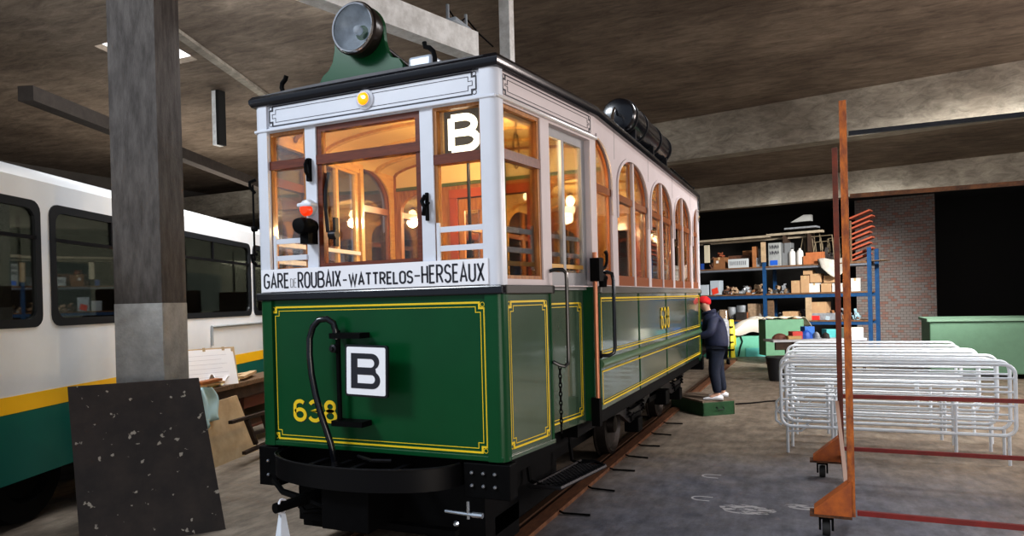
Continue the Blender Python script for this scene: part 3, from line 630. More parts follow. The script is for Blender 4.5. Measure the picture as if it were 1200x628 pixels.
# ==================================================================================================== THE HALL
def wear_floor():
    m = bpy.data.materials.new('worn_concrete'); m.use_nodes = True; n = m.node_tree.nodes; l = m.node_tree.links; b = n['Principled BSDF']
    tc = n.new('ShaderNodeTexCoord')
    def noise(sc, det=6, ro=.6, off=0, st=(1,1,1)):
        mp = n.new('ShaderNodeMapping'); mp.inputs['Location'].default_value = (off,off*.7,0); mp.inputs['Scale'].default_value = st; l.new(tc.outputs['Object'], mp.inputs[0])
        t = n.new('ShaderNodeTexNoise'); t.inputs['Scale'].default_value = sc; t.inputs['Detail'].default_value = det; t.inputs['Roughness'].default_value = ro
        l.new(mp.outputs[0], t.inputs['Vector']); return t.outputs['Fac']
    def ramp(f, p0, c0, p1, c1):
        r = n.new('ShaderNodeValToRGB'); r.color_ramp.elements[0].position = p0; r.color_ramp.elements[0].color = (*c0,1)
        r.color_ramp.elements[1].position = p1; r.color_ramp.elements[1].color = (*c1,1); l.new(f, r.inputs[0]); return r.outputs[0]
    def mix(f, a, c, bl='MIX'):
        x = n.new('ShaderNodeMix'); x.data_type = 'RGBA'; x.blend_type = bl
        (l.new(f, x.inputs[0]) if not isinstance(f, float) else setattr(x.inputs[0], 'default_value', f)); l.new(a, x.inputs[6]); l.new(c, x.inputs[7]); return x.outputs[2]
    base = ramp(noise(2.2), .3, (.21,.165,.125), .7, (.36,.30,.235))
    blue = ramp(noise(3.5, off=5), .3, (.11,.115,.15), .7, (.21,.215,.25))
    # a worn bluish patch where the near floor was painted
    sx = n.new('ShaderNodeSeparateXYZ'); l.new(tc.outputs['Object'], sx.inputs[0])
    vd = n.new('ShaderNodeVectorMath'); vd.operation = 'DISTANCE'; vd.inputs[1].default_value = (1.4,1.9,0); l.new(tc.outputs['Object'], vd.inputs[0])
    ad = n.new('ShaderNodeMath'); ad.operation = 'MULTIPLY_ADD'; ad.inputs[1].default_value = 2.2; l.new(noise(1.3, off=2), ad.inputs[0]); l.new(vd.outputs['Value'], ad.inputs[2])
    msk = ramp(ad.outputs[0], .0, (1,1,1), 1.0, (0,0,0))
    mr = n.new('ShaderNodeMapRange'); mr.inputs['From Min'].default_value = 2.2; mr.inputs['From Max'].default_value = 3.9; mr.inputs['To Min'].default_value = 1; mr.inputs['To Max'].default_value = 0; l.new(ad.outputs[0], mr.inputs['Value'])
    c = mix(mr.outputs[0], base, blue)
    st = ramp(noise(9, 8, .7, 3, (1,.35,1)), .38, (.45,.45,.45), .62, (1,1,1)); c = mix(.75, c, st, 'MULTIPLY')
    sp = ramp(noise(70, 2, .5, 9), .735, (0,0,0), .76, (1,1,1))
    w = n.new('ShaderNodeRGB'); w.outputs[0].default_value = (.5,.48,.45,1); c = mix(sp, c, w.outputs[0])
    l.new(c, b.inputs['Base Color'])
    rr_ = ramp(noise(4, off=7), .3, (.42,.42,.42), .7, (.75,.75,.75)); l.new(rr_, b.inputs['Roughness'])
    bp = n.new('ShaderNodeBump'); bp.inputs['Strength'].default_value = .35; bp.inputs['Distance'].default_value = .01; l.new(noise(25, 8, .7, 1), bp.inputs['Height']); l.new(bp.outputs[0], b.inputs['Normal'])
    return m
mb = MB(); mb.box(-30, 14, -12, 34, -.2, 0)
struct(mb.build('floor', wear_floor()))
def board_concrete(name, lo, hi, rot=0, sc=1.0):
    m = bpy.data.materials.new(name); m.use_nodes = True; n = m.node_tree.nodes; l = m.node_tree.links; b = n['Principled BSDF']; b.inputs['Roughness'].default_value = .85
    tc = n.new('ShaderNodeTexCoord'); mp = n.new('ShaderNodeMapping'); mp.inputs['Rotation'].default_value = (0,0,rot); mp.inputs['Scale'].default_value = (.55*sc,1.7*sc,1.5*sc); l.new(tc.outputs['Object'], mp.inputs[0])
    t = n.new('ShaderNodeTexNoise'); t.inputs['Scale'].default_value = 3.2; t.inputs['Detail'].default_value = 12; t.inputs['Roughness'].default_value = .78; t.inputs['Distortion'].default_value = .6; l.new(mp.outputs[0], t.inputs['Vector'])
    r = n.new('ShaderNodeValToRGB'); r.color_ramp.elements[0].position = .33; r.color_ramp.elements[0].color = (*lo,1); r.color_ramp.elements[1].position = .68; r.color_ramp.elements[1].color = (*hi,1); l.new(t.outputs['Fac'], r.inputs[0])
    t2 = n.new('ShaderNodeTexNoise'); t2.inputs['Scale'].default_value = .55; t2.inputs['Detail'].default_value = 5; l.new(tc.outputs['Object'], t2.inputs['Vector'])
    r2 = n.new('ShaderNodeValToRGB'); r2.color_ramp.elements[0].position = .35; r2.color_ramp.elements[0].color = (.55,.52,.50,1); r2.color_ramp.elements[1].position = .65; r2.color_ramp.elements[1].color = (1,1,1,1); l.new(t2.outputs['Fac'], r2.inputs[0])
    x = n.new('ShaderNodeMix'); x.data_type = 'RGBA'; x.blend_type = 'MULTIPLY'; x.inputs[0].default_value = 1; l.new(r.outputs[0], x.inputs[6]); l.new(r2.outputs[0], x.inputs[7])
    l.new(x.outputs[2], b.inputs['Base Color'])
    bp = n.new('ShaderNodeBump'); bp.inputs['Strength'].default_value = .5; bp.inputs['Distance'].default_value = .03; l.new(t.outputs['Fac'], bp.inputs['Height']); l.new(bp.outputs[0], b.inputs['Normal'])
    return m
CB = board_concrete('brown_shuttered_concrete', (.100,.076,.056), (.29,.235,.18), -.17)
CL = board_concrete('pale_beam_concrete', (.20,.185,.155), (.50,.465,.39), -.17, 1.3)
CWh = mat('whitewashed_concrete', (.85,.86,.85), .8, c2=(.60,.60,.58), nscale=7, bump=.3, bscale=20)
# ceiling: high slab in front, stepping down beyond two transverse beams
bd = Vector((.985,-.17,0)); bn_ = Vector((.17,.985,0))
def BM(u, y, z): p = Vector((.3,13.3,0))+bd*u+bn_*y; return Vector((p.x,p.y,z))
mb = MB(); 
mb.plate([(-30,-1.2),(14,-1.2),(14,11),(-30,19)], [[(-8.0,3.9),(-8.34,5.15),(-9.6,5.15),(-9.3,3.9)]], 6.2, 6.5, lambda u,v,w: Vector((u,v,w)))
struct(mb.build('ceiling', CB))
mb = MB(); mb.hexa([BM(-26,0,5.18),BM(14,0,5.18),BM(14,.5,5.18),BM(-26,.5,5.18),BM(-26,0,6.2),BM(14,0,6.2),BM(14,.5,6.2),BM(-26,.5,6.2)]); struct(mb.build('ceiling_beam', CL))
mb = MB(); mb.hexa([BM(-26,.5,5.2),BM(14,.5,5.2),BM(14,3.9,5.0),BM(-26,3.9,5.0),BM(-26,.5,5.4),BM(14,.5,5.4),BM(14,3.9,5.2),BM(-26,3.9,5.2)]); struct(mb.build('ceiling_soffit', CB))
mb = MB(); mb.hexa([BM(-26,3.7,4.34),BM(14,3.7,4.34),BM(14,4.1,4.34),BM(-26,4.1,4.34),BM(-26,3.7,5.05),BM(14,3.7,5.05),BM(14,4.1,5.05),BM(-26,4.1,5.05)]); struct(mb.build('ceiling_beam', CL))
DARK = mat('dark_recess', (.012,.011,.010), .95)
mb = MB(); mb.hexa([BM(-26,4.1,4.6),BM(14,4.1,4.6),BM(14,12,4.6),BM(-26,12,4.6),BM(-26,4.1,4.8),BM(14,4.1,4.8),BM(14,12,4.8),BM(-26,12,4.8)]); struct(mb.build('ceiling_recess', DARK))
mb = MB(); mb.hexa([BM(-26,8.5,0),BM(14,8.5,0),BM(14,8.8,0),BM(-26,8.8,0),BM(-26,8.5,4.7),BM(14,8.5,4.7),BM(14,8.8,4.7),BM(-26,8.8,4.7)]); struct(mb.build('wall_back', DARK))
# brick wall on the right of the store
BR = bpy.data.materials.new('brickwork'); BR.use_nodes = True; n = BR.node_tree.nodes; l = BR.node_tree.links
tx = n.new('ShaderNodeTexBrick'); tc = n.new('ShaderNodeTexCoord'); mp = n.new('ShaderNodeMapping'); mp.inputs['Rotation'].default_value = (PI/2,0,0); l.new(tc.outputs['Object'], mp.inputs[0]); l.new(mp.outputs[0], tx.inputs['Vector'])
tx.inputs['Color1'].default_value = (.22,.20,.19,1); tx.inputs['Color2'].default_value = (.25,.07,.035,1); tx.inputs['Mortar'].default_value = (.10,.09,.085,1); tx.inputs['Scale'].default_value = 3.2; tx.inputs['Bias'].default_value = -.45
l.new(tx.outputs['Color'], n['Principled BSDF'].inputs['Base Color']); n['Principled BSDF'].inputs['Roughness'].default_value = .9
mb = MB(); mb.hexa([BM(1.3,6.9,0),BM(3.4,6.9,0),BM(3.4,7.2,0),BM(1.3,7.2,0),BM(1.3,6.9,4.6),BM(3.4,6.9,4.6),BM(3.4,7.2,4.6),BM(1.3,7.2,4.6)]); struct(mb.build('wall_brick', BR))
mb = MB(); mb.box(11, 11.3, -12, 14, 0, 6.2); struct(mb.build('wall_right_reflector', mat('pale_reflector_wall',(.42,.38,.35),.8,noise=.3,nscale=1.5)))  # unseen pale wall, added for the tram side to reflect
mb = MB(); mb.box(-20, -19.7, -12, 30, 0, 6.2); struct(mb.build('wall_left', mat('grey_side_wall',(.12,.11,.10),.9,noise=.3,nscale=1)))
# skylight pane
mb = MB(); mb.plate([(-8.0,3.9),(-8.34,5.15),(-9.6,5.15),(-9.3,3.9)], [], 6.30, 6.32, lambda u,v,w: Vector((u,v,w)))
struct(mb.build('window_1', mat('bright_skylight',(1,1,1),.5,emit=(.95,.98,1),estr=2.5)))
# rib along the far edge of the high slab, tie beam and its hanger on the left
bdir = Vector((-.35,.937,0))
def LB(p, s, w0, w1, z0, z1, m, name):
    p = Vector(p); nn = Vector((.937,.35,0)); mb = MB(); a = p; b = p+bdir*s
    mb.hexa([(q+nn*w).to_tuple()[:2]+(z,) for z in (z0,z1) for q, w in ((a,w0),(a,w1),(b,w1),(b,w0))]); return struct(mb.build(name, m))
LB((-7.15,2.9,0), 22, -.08, .08, 6.14, 6.2, CL, 'trim_1')
LB((-9.0,2.6,0), 24, -.12, .12, 4.92, 5.14, mat('dark_concrete',(.045,.035,.028),.9,noise=.3), 'ceiling_tie_beam')  # tie beam in a darker concrete than the slab
p1 = on_plane(256, 160, (-8.9,5.1,0), (.937,.35,0))
mb = MB(); mb.box(p1.x-.055,p1.x+.055,p1.y-.10,p1.y+.08,5.1,6.2); struct(mb.build('trim_2', CWh))
mb = MB(); mb.box(p1.x+.055,p1.x+.13,p1.y-.10,p1.y+.08,5.1,6.2); struct(mb.build('trim_3', DARK))
mb = MB(); mb.box(-26,-9,13.9,14.3,4.95,5.75); struct(mb.build('ceiling_beam', CL))
# whitewashed raking beam and post above the tram
def D_(a, b, k): return CAM+(fw+RR*((a-600)/F)-UU*((b-PYC)/F))*k
A0, A1 = Vector((-2.95,1.0,5.0)), Vector((-2.10,4.9,4.93))
mb = MB(); A = Vector((-2.72,1.7,0)); dd = Vector((.30,1.0,0)).normalized(); nn = Vector((dd.y,-dd.x,0)); Bq = A+dd*2.0
A = A-dd*2.5
mb.hexa([((q+nn*w).x,(q+nn*w).y,z) for z in (4.72,5.02) for q, w in ((A,-.10),(A,.10),(Bq,.10),(Bq,-.10))]); struct(mb.build('ceiling_cross_beam', CWh))
mb = MB(); mb.box(-2.52,-2.36,5.25,5.42,4.2,6.2); struct(mb.build('trim_4', CWh))
t = thing('cable_bracket', 'galvanised bracket with looped cable bolted on the whitewashed beam', 'bracket', (-2.21,3.35,5.02))
mb = MB(); mb.cyl((-2.25,3.2,5.02),(-2.25,3.2,5.24),.02); mb.cyl((-2.17,3.5,5.02),(-2.17,3.5,5.22),.02); mb.box(-2.30,-2.12,3.15,3.55,5.021,5.06); mb.build('bracket_arm', mat('galvanised',(.5,.55,.6),.35,metal=.7), t)
mb = MB(); mb.tube([(-2.25,3.2,5.2),(-2.22,3.3,5.12),(-2.19,3.4,5.10),(-2.17,3.5,5.18),(-2.10,3.7,5.05),(-2.05,4.0,4.98)],.01,5); mb.build('looped_cable', BLACK, t)
# concrete pillar on the left, pale lower band
mb = MB(); c = Vector((-3.88,.505,0)); ang = .38; M = Matrix.Rotation(ang,3,'Z')
PIL = mat('pillar_concrete',(.12,.108,.10),.85,c2=(.06,.052,.048),nscale=5,stretch=(3,3,.7),bump=.4)
mb.obox(c+Vector((0,0,4.05)),(.42,.42,4.4),M); struct(mb.build('pillar', PIL))
mb = MB(); mb.obox(c+Vector((0,0,.925)),(.425,.425,1.85),M); struct(mb.build('pillar_base', mat('pillar_pale',(.46,.46,.45),.8,noise=.3,nscale=6,bump=.2)))

# ------------------------------------------------------------------ rails and timber edging
for x, nm in ((-.60,'near rail, closest to the open floor, under the tram'),(-1.71,'far rail, on the workbench side, under the tram')):
    mb = MB(); y0, y1 = -1.5, 16
    mb.plate([(-.05,0),(.05,0),(.05,.008),(.008,.014),(.008,.03),(.03,.035),(.03,.05),(-.03,.05),(-.03,.035),(-.008,.03),(-.008,.014),(-.05,.008)], [], y0, y1, lambda u,v,w,x=x: Vector((x+u,w,v)))
    tag(mb.build('rail', mat('rail_steel',(.12,.07,.045),.45,metal=.5)), 'steel '+nm, 'rail', 'tram track rails')
mb = MB(); mb.box(-.54,-.42,-1.5,16,0,.035); tag(mb.build('timber_edging', mat('reddish_timber',(.20,.085,.035),.8,c2=(.10,.04,.02),nscale=8,stretch=(6,1,1))), 'long reddish brown timber edging beside the near rail', 'timber')
for i, y in enumerate((1.55,2.35,3.1,3.75,4.35,5.1,5.9)):
    mb = MB(); mb.tube([(-.44,y,.03),(-.38,y-.01,.012),(-.16,y+.02*(-1)**i,.010)],.009,6); tag(mb.build('track_tie_bar', BLACK), 'short black iron tie bar end sticking out of the timber edging', 'tie bar', 'tie bar ends along the track')

# ------------------------------------------------------------------ white bus
bu = thing('bus', 'white bus with a yellow and dark green stripe, parked behind the workbench', 'bus', (-7.2,5.0,0))
NB = Vector((math.cos(.39),math.sin(.39),0)); DB = Vector((-math.sin(.39),math.cos(.39),0)); B0 = Vector((-5.49,2.28,0))
def BS(u, v, w): return B0+DB*u+NB*w+Vector((0,0,v))
BW = mat('bus_white',(.80,.82,.84),.3,coat=.3,noise=.06,nscale=2)
u0, u1 = -4.6, 7.4
wb_ = [(-4.4,-2.9),(-2.75,-1.25),(-1.1,.35)] 
wb_ = [(-4.30,-2.55),(-2.37,-.62),(-.44,1.95),(2.10,4.3),(4.45,6.7)]
wloops = [arc(b-.1,2.62,.1,.1,0,90,4)+arc(a+.1,2.62,.1,.1,90,180,4)+arc(a+.1,1.80,.1,.1,180,270,4)+arc(b-.1,1.80,.1,.1,270,360,4) for a,b in wb_]
MB().plate(rect(u0,u1,1.12,2.93), wloops, -.05, 0, BS).build('side_wall', BW, bu)
mb = MB(); bx(mb, BS, u0,u1,.98,1.12,-.05,.003); mb.build('yellow_stripe', mat('bus_yellow',(.95,.55,.02),.35), bu)
mb = MB(); bx(mb, BS, u0,u1,.42,.98,-.05,.001); mb.build('green_skirt', mat('bus_green',(.01,.14,.11),.35), bu)
mb = MB(); mb.ring_loft([[BS(u,2.93,0),BS(u,3.02,-.06),BS(u,3.10,-.3),BS(u,3.12,-1.2),BS(u,3.02,-2.34),BS(u,2.9,-2.4),BS(u,2.86,-1.2)] for u in (u0,u1)]); mb.build('roof', BW, bu, smooth=40)
mb = MB(); bx(mb, BS, u0,u1,.42,2.9,-2.4,-2.35); bx(mb, BS, u0,u0+.05,.42,2.9,-2.4,0); bx(mb, BS, u1-.05,u1,.42,2.9,-2.4,0); mb.build('far_wall', mat('bus_interior_glow',(.34,.32,.28),.7,emit=(.40,.37,.32),estr=1.0), bu)  # inside surfaces glow to brighten the bus; no lamp is modelled
mb = MB(); bx(mb, BS, u0,u1,.42,.9,-2.4,-.05); mb.build('bus_floor', DARK, bu)
mb = MB(); bx(mb, BS, u0+.05,u1-.05,2.78,2.82,-2.34,-.06); mb.build('inner_ceiling_glow', mat('bus_interior_glow'), bu)  # added glowing panel, lightens the view up through the bus windows
for k in range(6):
    mb = MB(); mb.cyl(BS(-3.2+k*1.7,.9,-.95),BS(-3.2+k*1.7,2.78,-.95),.02); mb.build('stanchion', CHROME, bu, smooth=True)
for k in range(5):
    mb = MB(); bx(mb, BS, -4.2+k*2.2,-2.6+k*2.2,1.75,2.5,-2.349,-2.34); mb.build('far_window', mat('glowing_far_glass',(.3,.33,.33),.3,emit=(.5,.55,.55),estr=.35), bu)  # glow in the glass stands for daylight behind the bus
BG = glass_mat('bus_glass', tint=(.60,.64,.60), refl=.12)
for (a,b), L in zip(wb_, wloops):
    inn = [(x+(.04 if x < (a+b)/2 else -.04), y+(.04 if y < 2.2 else -.04)) for x,y in L]
    fr = MB().plate([(x+(-.03 if x < (a+b)/2 else .03), y+(-.03 if y < 2.2 else .03)) for x,y in L], [inn], -.03, .012, BS).build('window', mat('rubber_seal',(.02,.022,.025),.4), bu)
    mb = MB(); bx(mb, BS, a+.02,b-.02,2.42,2.45,-.02,.012); bx(mb, BS, (a+b)/2-.012,(a+b)/2+.012,2.45,2.7,-.02,.008); mb.build('window_bar', STEEL, fr)
    MB().plate(inn, [], -.012, -.008, BS).build('pane', BG, fr)
for k in range(7):
    mb = MB(); uu = -3.9+k*1.6; mb.obox(BS(uu,1.35,-.6),(.45,.12,.8),Matrix.Rotation(.39,3,'Z')); mb.obox(BS(uu+.25,1.65,-.6),(.45,.10,.8),Matrix.Rotation(.39,3,'Z')); mb.build('passenger_seat', mat('seat_brown',(.16,.09,.06),.7), bu, bevel=.03)
mb = MB(); mb.tube([BS(.62,1.30,.02),BS(.62,1.55,.02),BS(4,1.55,.02)],.018,6); mb.build('side_flap', mat('flap_grey',(.35,.37,.38),.4), bu)
for uu in (-2.6,5.2):
    mb = MB(); mb.lathe(BS(uu,.48,-.28),NB,[(.2,-.1),(.46,-.1),(.48,0),(.46,.16),(.3,.18),(.26,.12),(0,.12)],28); mb.build('wheel', BLACK, bu, smooth=30)

# ------------------------------------------------------------------ workbench and clutter on the left
BD = Vector((-.27,.963,0)); BNn = Vector((.963,.27,0)); Q0 = Vector((-4.80,1.90,0))
def WB(u, w, z): p = Q0+BD*u+BNn*w; return Vector((p.x,p.y,z))
def wbx(mb, u0,u1,w0,w1,z0,z1): return mb.hexa([WB(u0,w0,z0),WB(u1,w0,z0),WB(u1,w1,z0),WB(u0,w1,z0),WB(u0,w0,z1),WB(u1,w0,z1),WB(u1,w1,z1),WB(u0,w1,z1)])
be = thing('workbench', 'rough wooden workbench heaped with offcuts in front of the white bus', 'workbench', tuple(WB(.6,-.3,0)))
TIM = mat('old_timber',(.22,.14,.08),.8,c2=(.10,.06,.035),nscale=6,stretch=(2,8,8),bump=.3)
DKT = mat('dark_timber',(.06,.035,.022),.8,noise=.4,nscale=8)
PLY = mat('plywood',(.50,.38,.24),.75,c2=(.40,.29,.17),nscale=5,noise=.2)
mb = MB(); wbx(mb,-1.3,2.2,-.40,0,.80,.86); mb.build('bench_top', TIM, be, bevel=.006)
mb = MB(); wbx(mb,-1.28,2.2,-.05,-.02,.66,.80); mb.build('bench_apron', DKT, be)
for u,w in ((-1.2,-.1),(2.1,-.1),(-1.2,-.34),(2.1,-.34),(.9,-.1)): mb = MB(); wbx(mb,u-.04,u+.04,w-.04,w+.04,0,.80); mb.build('leg', DKT, be)
mb = MB(); wbx(mb,.85,2.1,-.12,-.06,.50,.66); wbx(mb,-1.2,2.1,-.35,-.1,.22,.25); mb.build('bench_drawer', mat('reddish_drawer',(.12,.04,.025),.6), be)
mb = MB(); mb.hexa([WB(-.1,.14,0),WB(.83,.17,0),WB(.83,.15,0),WB(-.1,.12,0),WB(-.22,.03,.70),WB(.62,.03,.72),WB(.62,.01,.72),WB(-.22,.01,.70)])
tag(mb.build('plywood_sheet', PLY), 'pale plywood sheet leaning against the workbench front', 'sheet')
mb = MB(); M = Matrix.Rotation(.26,3,'Z')
pb = thing('notice_board', 'white paper sheet taped to a board, leaning above the workbench', 'board', tuple(WB(.1,-.3,.86)))
NB0 = WB(.12,-.36,.862); NBd = Vector((.35,.937,0)); NBn = Vector((.937,-.35,0))
def NBm(u, v, w): return NB0+NBd*(u*.66)+NBn*(w-.22*v)+Vector((0,0,v*.86))
MB().plate(rect(0,1.02,0,.52), [], -.015, 0, NBm).build('backing_board', PLY, pb)
MB().plate([(.01,0),(1.01,.0),(.98,.50),(.03,.505)], [], .001, .004, NBm).build('paper_sheet', mat('paper_white',(.80,.80,.83),.7), pb)
mb = MB()
for u in (.05,.45,.80,.97): bx(mb, NBm, u-.02,u+.03,.46 if u>.9 else .48,.53 if u<.9 else .50,.004,.007)
mb.build('tape', mat('tape_brown',(.4,.3,.18),.6), pb)
mb = MB()
for r in range(6): mb.stroke([(.14,.42-r*.06),(.85-.1*(r%2),.42-r*.06)], .003, NBm, .0042, .005)
mb.build('faint_lines', mat('pencil',(.45,.45,.5),.8), pb)
offs = [(-.1,-.15,.7,.06,.30),(.10,-.12,.65,.09,-.2),(.35,-.20,.6,.05,.1),(.9,-.2,.6,.05,.4),(1.2,-.15,.6,.07,.25),(.2,-.08,.3,.12,-.3),(1.3,-.3,.5,.06,-.1)]
ol = ['longest pale wooden offcut lying at the left end of the workbench pile','pale wooden offcut lying crosswise in front of the notice board','thin pale offcut behind the rag on the workbench','pale stick at the right end of the workbench, angled up','flat pale plank nearest the tram on the workbench','short wide brown wood block at the front edge of the workbench','rear offcut on the workbench close to the green stripe']
for i, (u,w,L,h,a) in enumerate(offs):
    mb = MB(); mb.obox(WB(u,w,.875+.02*(i%3)+.005*i),(.09+.03*(i%2),L,.03),Matrix.Rotation(.27+a,3,'Z') @ Matrix.Rotation(.03*(i%3),3,'X')); tag(mb.build('wood_offcut', mat('pale_offcut',(.62,.44,.26),.7,noise=.3,nscale=9) if i != 5 else mat('red_brown_block',(.28,.10,.03),.6)), ol[i], 'offcut', 'wood offcuts on the workbench')
def crumple(name, fn, nu, nv, m, thick=0):
    mb = MB(); V = [[mb._v(fn(i/nu, j/nv)) for j in range(nv+1)] for i in range(nu+1)]
    for i in range(nu):
        for j in range(nv): mb._f([V[i][j],V[i+1][j],V[i+1][j+1],V[i][j+1]])
    o = mb.build(name, m, None, smooth=True); md = o.modifiers.new('thick','SOLIDIFY'); md.thickness = thick or .004; return o
tag(crumple('crumpled_paper', lambda a,b: WB(.35+.4*a, -.24+.2*b, .92+.05*math.sin(9*a+3*b)+.04*math.cos(11*b)), 24, 16, mat('paper_bright',(.85,.86,.88),.8)), 'crumpled white paper on the workbench beside the offcuts', 'paper')
mb = MB(); mb.tube([WB(.2,-.06,.875),WB(.9,-.10,.878)],.012,8); tag(mb.build('marker_stick', mat('yellow_stick',(.8,.7,.3),.5)), 'thin yellow stick along the front edge of the workbench', 'stick')
mb = MB(); mb.obox(WB(.75,-.18,.885),(.04,.35,.025),Matrix.Rotation(.5,3,'Z')); tag(mb.build('black_file', BLACK, bevel=.006), 'black metal file lying on the workbench', 'tool')
# pale blue cloth over the corner
def clo(a, b):
    u = -.50+.50*a; 
    if b < .4: t = b/.4; return WB(u, -.34+.38*t, .90+.03*math.sin(8*a+5*t))
    t = (b-.4)/.6; return WB(u+.12*t+.06*math.sin(5*t)*a, .06+.03*math.sin(14*a)+.04*t, .90-.50*t*(1-.25*a)+.01*math.sin(10*a))
tag(crumple('blue_cloth', clo, 16, 20, mat('pale_blue_cloth',(.42,.60,.66),.85)), 'pale blue cloth draped over the left end of the workbench', 'cloth')
# upturned wooden trestle
ts = thing('trestle', 'dark wooden trestle frame tipped over under the workbench edge', 'trestle', (-4.2,2.3,0), local=True)
def seg(mb, a, b, s=.035):
    a = Vector(a); b = Vector(b); d = (b-a); L = d.length; q = d.to_track_quat('Z','Y').to_matrix(); return mb.obox((a+b)/2,(s,s*.7,L),q)
TP = [on_plane(*q, (-4.35,1.9,0),(.963,.27,0))-Vector((-4.2,2.3,0)) for q in ((270,495),(318,481),(286,531),(320,516),(289,492),(300,520),(308,485),(316,512),(296,508),(318,502))]
for i in range(0,10,2): mb = MB(); seg(mb, TP[i], TP[i+1], .05); mb.build('leg' if i in (0,2) else 'rung', DKT, ts)
# dark board leaning on the pillar
mb = MB(); e = Vector((-.61,-.79,0)); b0 = Vector((-2.835,.29,0)); tp = Vector((-.79,.61,0))*.40+Vector((-.09,-.04,0))+Vector((0,0,1.20)); th_ = Vector((-.79,.61,0))*.02
P = [b0, b0+e*1.0, b0+e*1.0+th_, b0+th_]
mb.hexa(P+[p+tp+(Vector((-.03,-.04,0)) if i in (0,3) else Vector()) for i,p in enumerate(P)])
LBm = mat('stained_board',(.045,.032,.026),.6,c2=(.022,.016,.014),nscale=4)
nn_ = LBm.node_tree; tN = nn_.nodes.new('ShaderNodeTexNoise'); tN.inputs['Scale'].default_value = 14; tN.inputs['Detail'].default_value = 3
tcx = nn_.nodes.new('ShaderNodeTexCoord'); nn_.links.new(tcx.outputs['Object'], tN.inputs['Vector'])
rN = nn_.nodes.new('ShaderNodeValToRGB'); rN.color_ramp.elements[0].position = .67; rN.color_ramp.elements[1].position = .70; nn_.links.new(tN.outputs['Fac'], rN.inputs[0])
mN = nn_.nodes.new('ShaderNodeMix'); mN.data_type = 'RGBA'; bs = nn_.nodes['Principled BSDF']; old = bs.inputs['Base Color'].links[0].from_socket
nn_.links.new(rN.outputs[0], mN.inputs[0]); nn_.links.new(old, mN.inputs[6]); mN.inputs[7].default_value = (.42,.38,.32,1); nn_.links.new(mN.outputs[2], bs.inputs['Base Color'])
tag(mb.build('leaning_board', LBm), 'dark paint-spattered board leaning against the concrete pillar', 'board')
# white tag on the drawbar
tg = thing('white_bag', 'white cloth bag hanging from the end of the tram drawbar', 'bag', (d1.x,d1.y,d1.z-.36))
de = d1.lerp(d0,.10)
def bagf(a, b):
    z = de.z-.045-.26*b; wv = .022+.045*b; return Vector((de.x+wv*math.cos(2*PI*a)*(1+.12*math.sin(4*PI*a)), de.y+wv*.8*math.sin(2*PI*a), z))
mb = MB(); R_ = [[bagf(i/4+.06, j/3) for i in range(4)] for j in range(4)]; mb.ring_loft(R_); mb.build('bag_body', mat('bag_white',(.72,.76,.82),.7), tg)
mb = MB(); mb.tube([(de.x+.006*math.sin(3*t),de.y+.042*math.cos(t),de.z+.044*math.sin(t)) for t in [2*PI*k/14 for k in range(14)]],.008,6,close=True); mb.build('tie_string', mat('string_white',(.8,.8,.85),.6), tg)

# ------------------------------------------------------------------ green crate with the person on it
CG = mat('crate_green',(.018,.085,.03),.5,noise=.3,nscale=6)
Mx = Matrix.Rotation(.70,3,'Z')
cr = thing('wooden_crate', 'green wooden box with a metal handle, used as a step behind the tram', 'crate', (.017,6.634,0), local=True)
e1 = Vector((.413,.347,0)); e2 = Vector((-.62,.75,0)).normalized()*.95
def CR(a, b, z): p = e1*a+e2*b; return Vector((p.x,p.y,z))
def cbx(mb, a0,a1,b0,b1,z0,z1): return mb.hexa([CR(a0,b0,z0),CR(a1,b0,z0),CR(a1,b1,z0),CR(a0,b1,z0),CR(a0,b0,z1),CR(a1,b0,z1),CR(a1,b1,z1),CR(a0,b1,z1)])
e1 = e1*1.0
mb = MB(); cbx(mb,0,1,0,.035,0,.20); cbx(mb,0,1,.965,1,0,.20); cbx(mb,0,.05,0,1,0,.20); cbx(mb,.95,1,0,1,0,.20); mb.build('box_side', CG, cr, bevel=.004)
mb = MB()
for k in range(3): cbx(mb,-.01,1.01,k/3+.005,(k+1)/3-.005,.20,.225)
mb.build('lid_board', mat('worn_lid',(.20,.15,.11),.8,noise=.3,nscale=8), cr)
mb = MB(); pts = [(.42,-.0,.12),(.42,-.03,.12),(.42,-.04,.09),(.62,-.04,.09),(.62,-.03,.12),(.62,0,.12)]; mb.tube([CR(*p) for p in pts],.007,6); mb.build('handle', STEEL, cr)

def skin(name, verts, edges, radii, m, parent, sub=2, root=0):
    me = bpy.data.meshes.new(name); me.from_pydata([Vector(v) for v in verts], edges, []); o = bpy.data.objects.new(name, me); COL.objects.link(o)
    sk = o.modifiers.new('skin','SKIN'); 
    for i, r in enumerate(radii):
        r = r if isinstance(r, tuple) else (r, r); o.data.skin_vertices[0].data[i].radius = r
    o.data.skin_vertices[0].data[root].use_root = True
    o.modifiers.new('sub','SUBSURF').levels = sub; o.modifiers['sub'].render_levels = sub
    dg = bpy.context.evaluated_depsgraph_get(); me2 = bpy.data.meshes.new_from_object(o.evaluated_get(dg)); me2.name = name
    bpy.data.objects.remove(o); o2 = bpy.data.objects.new(name, me2); COL.objects.link(o2); me2.materials.clear(); me2.materials.append(m)
    for p in me2.polygons: p.use_smooth = True
    if parent: o2.parent = parent
    return o2
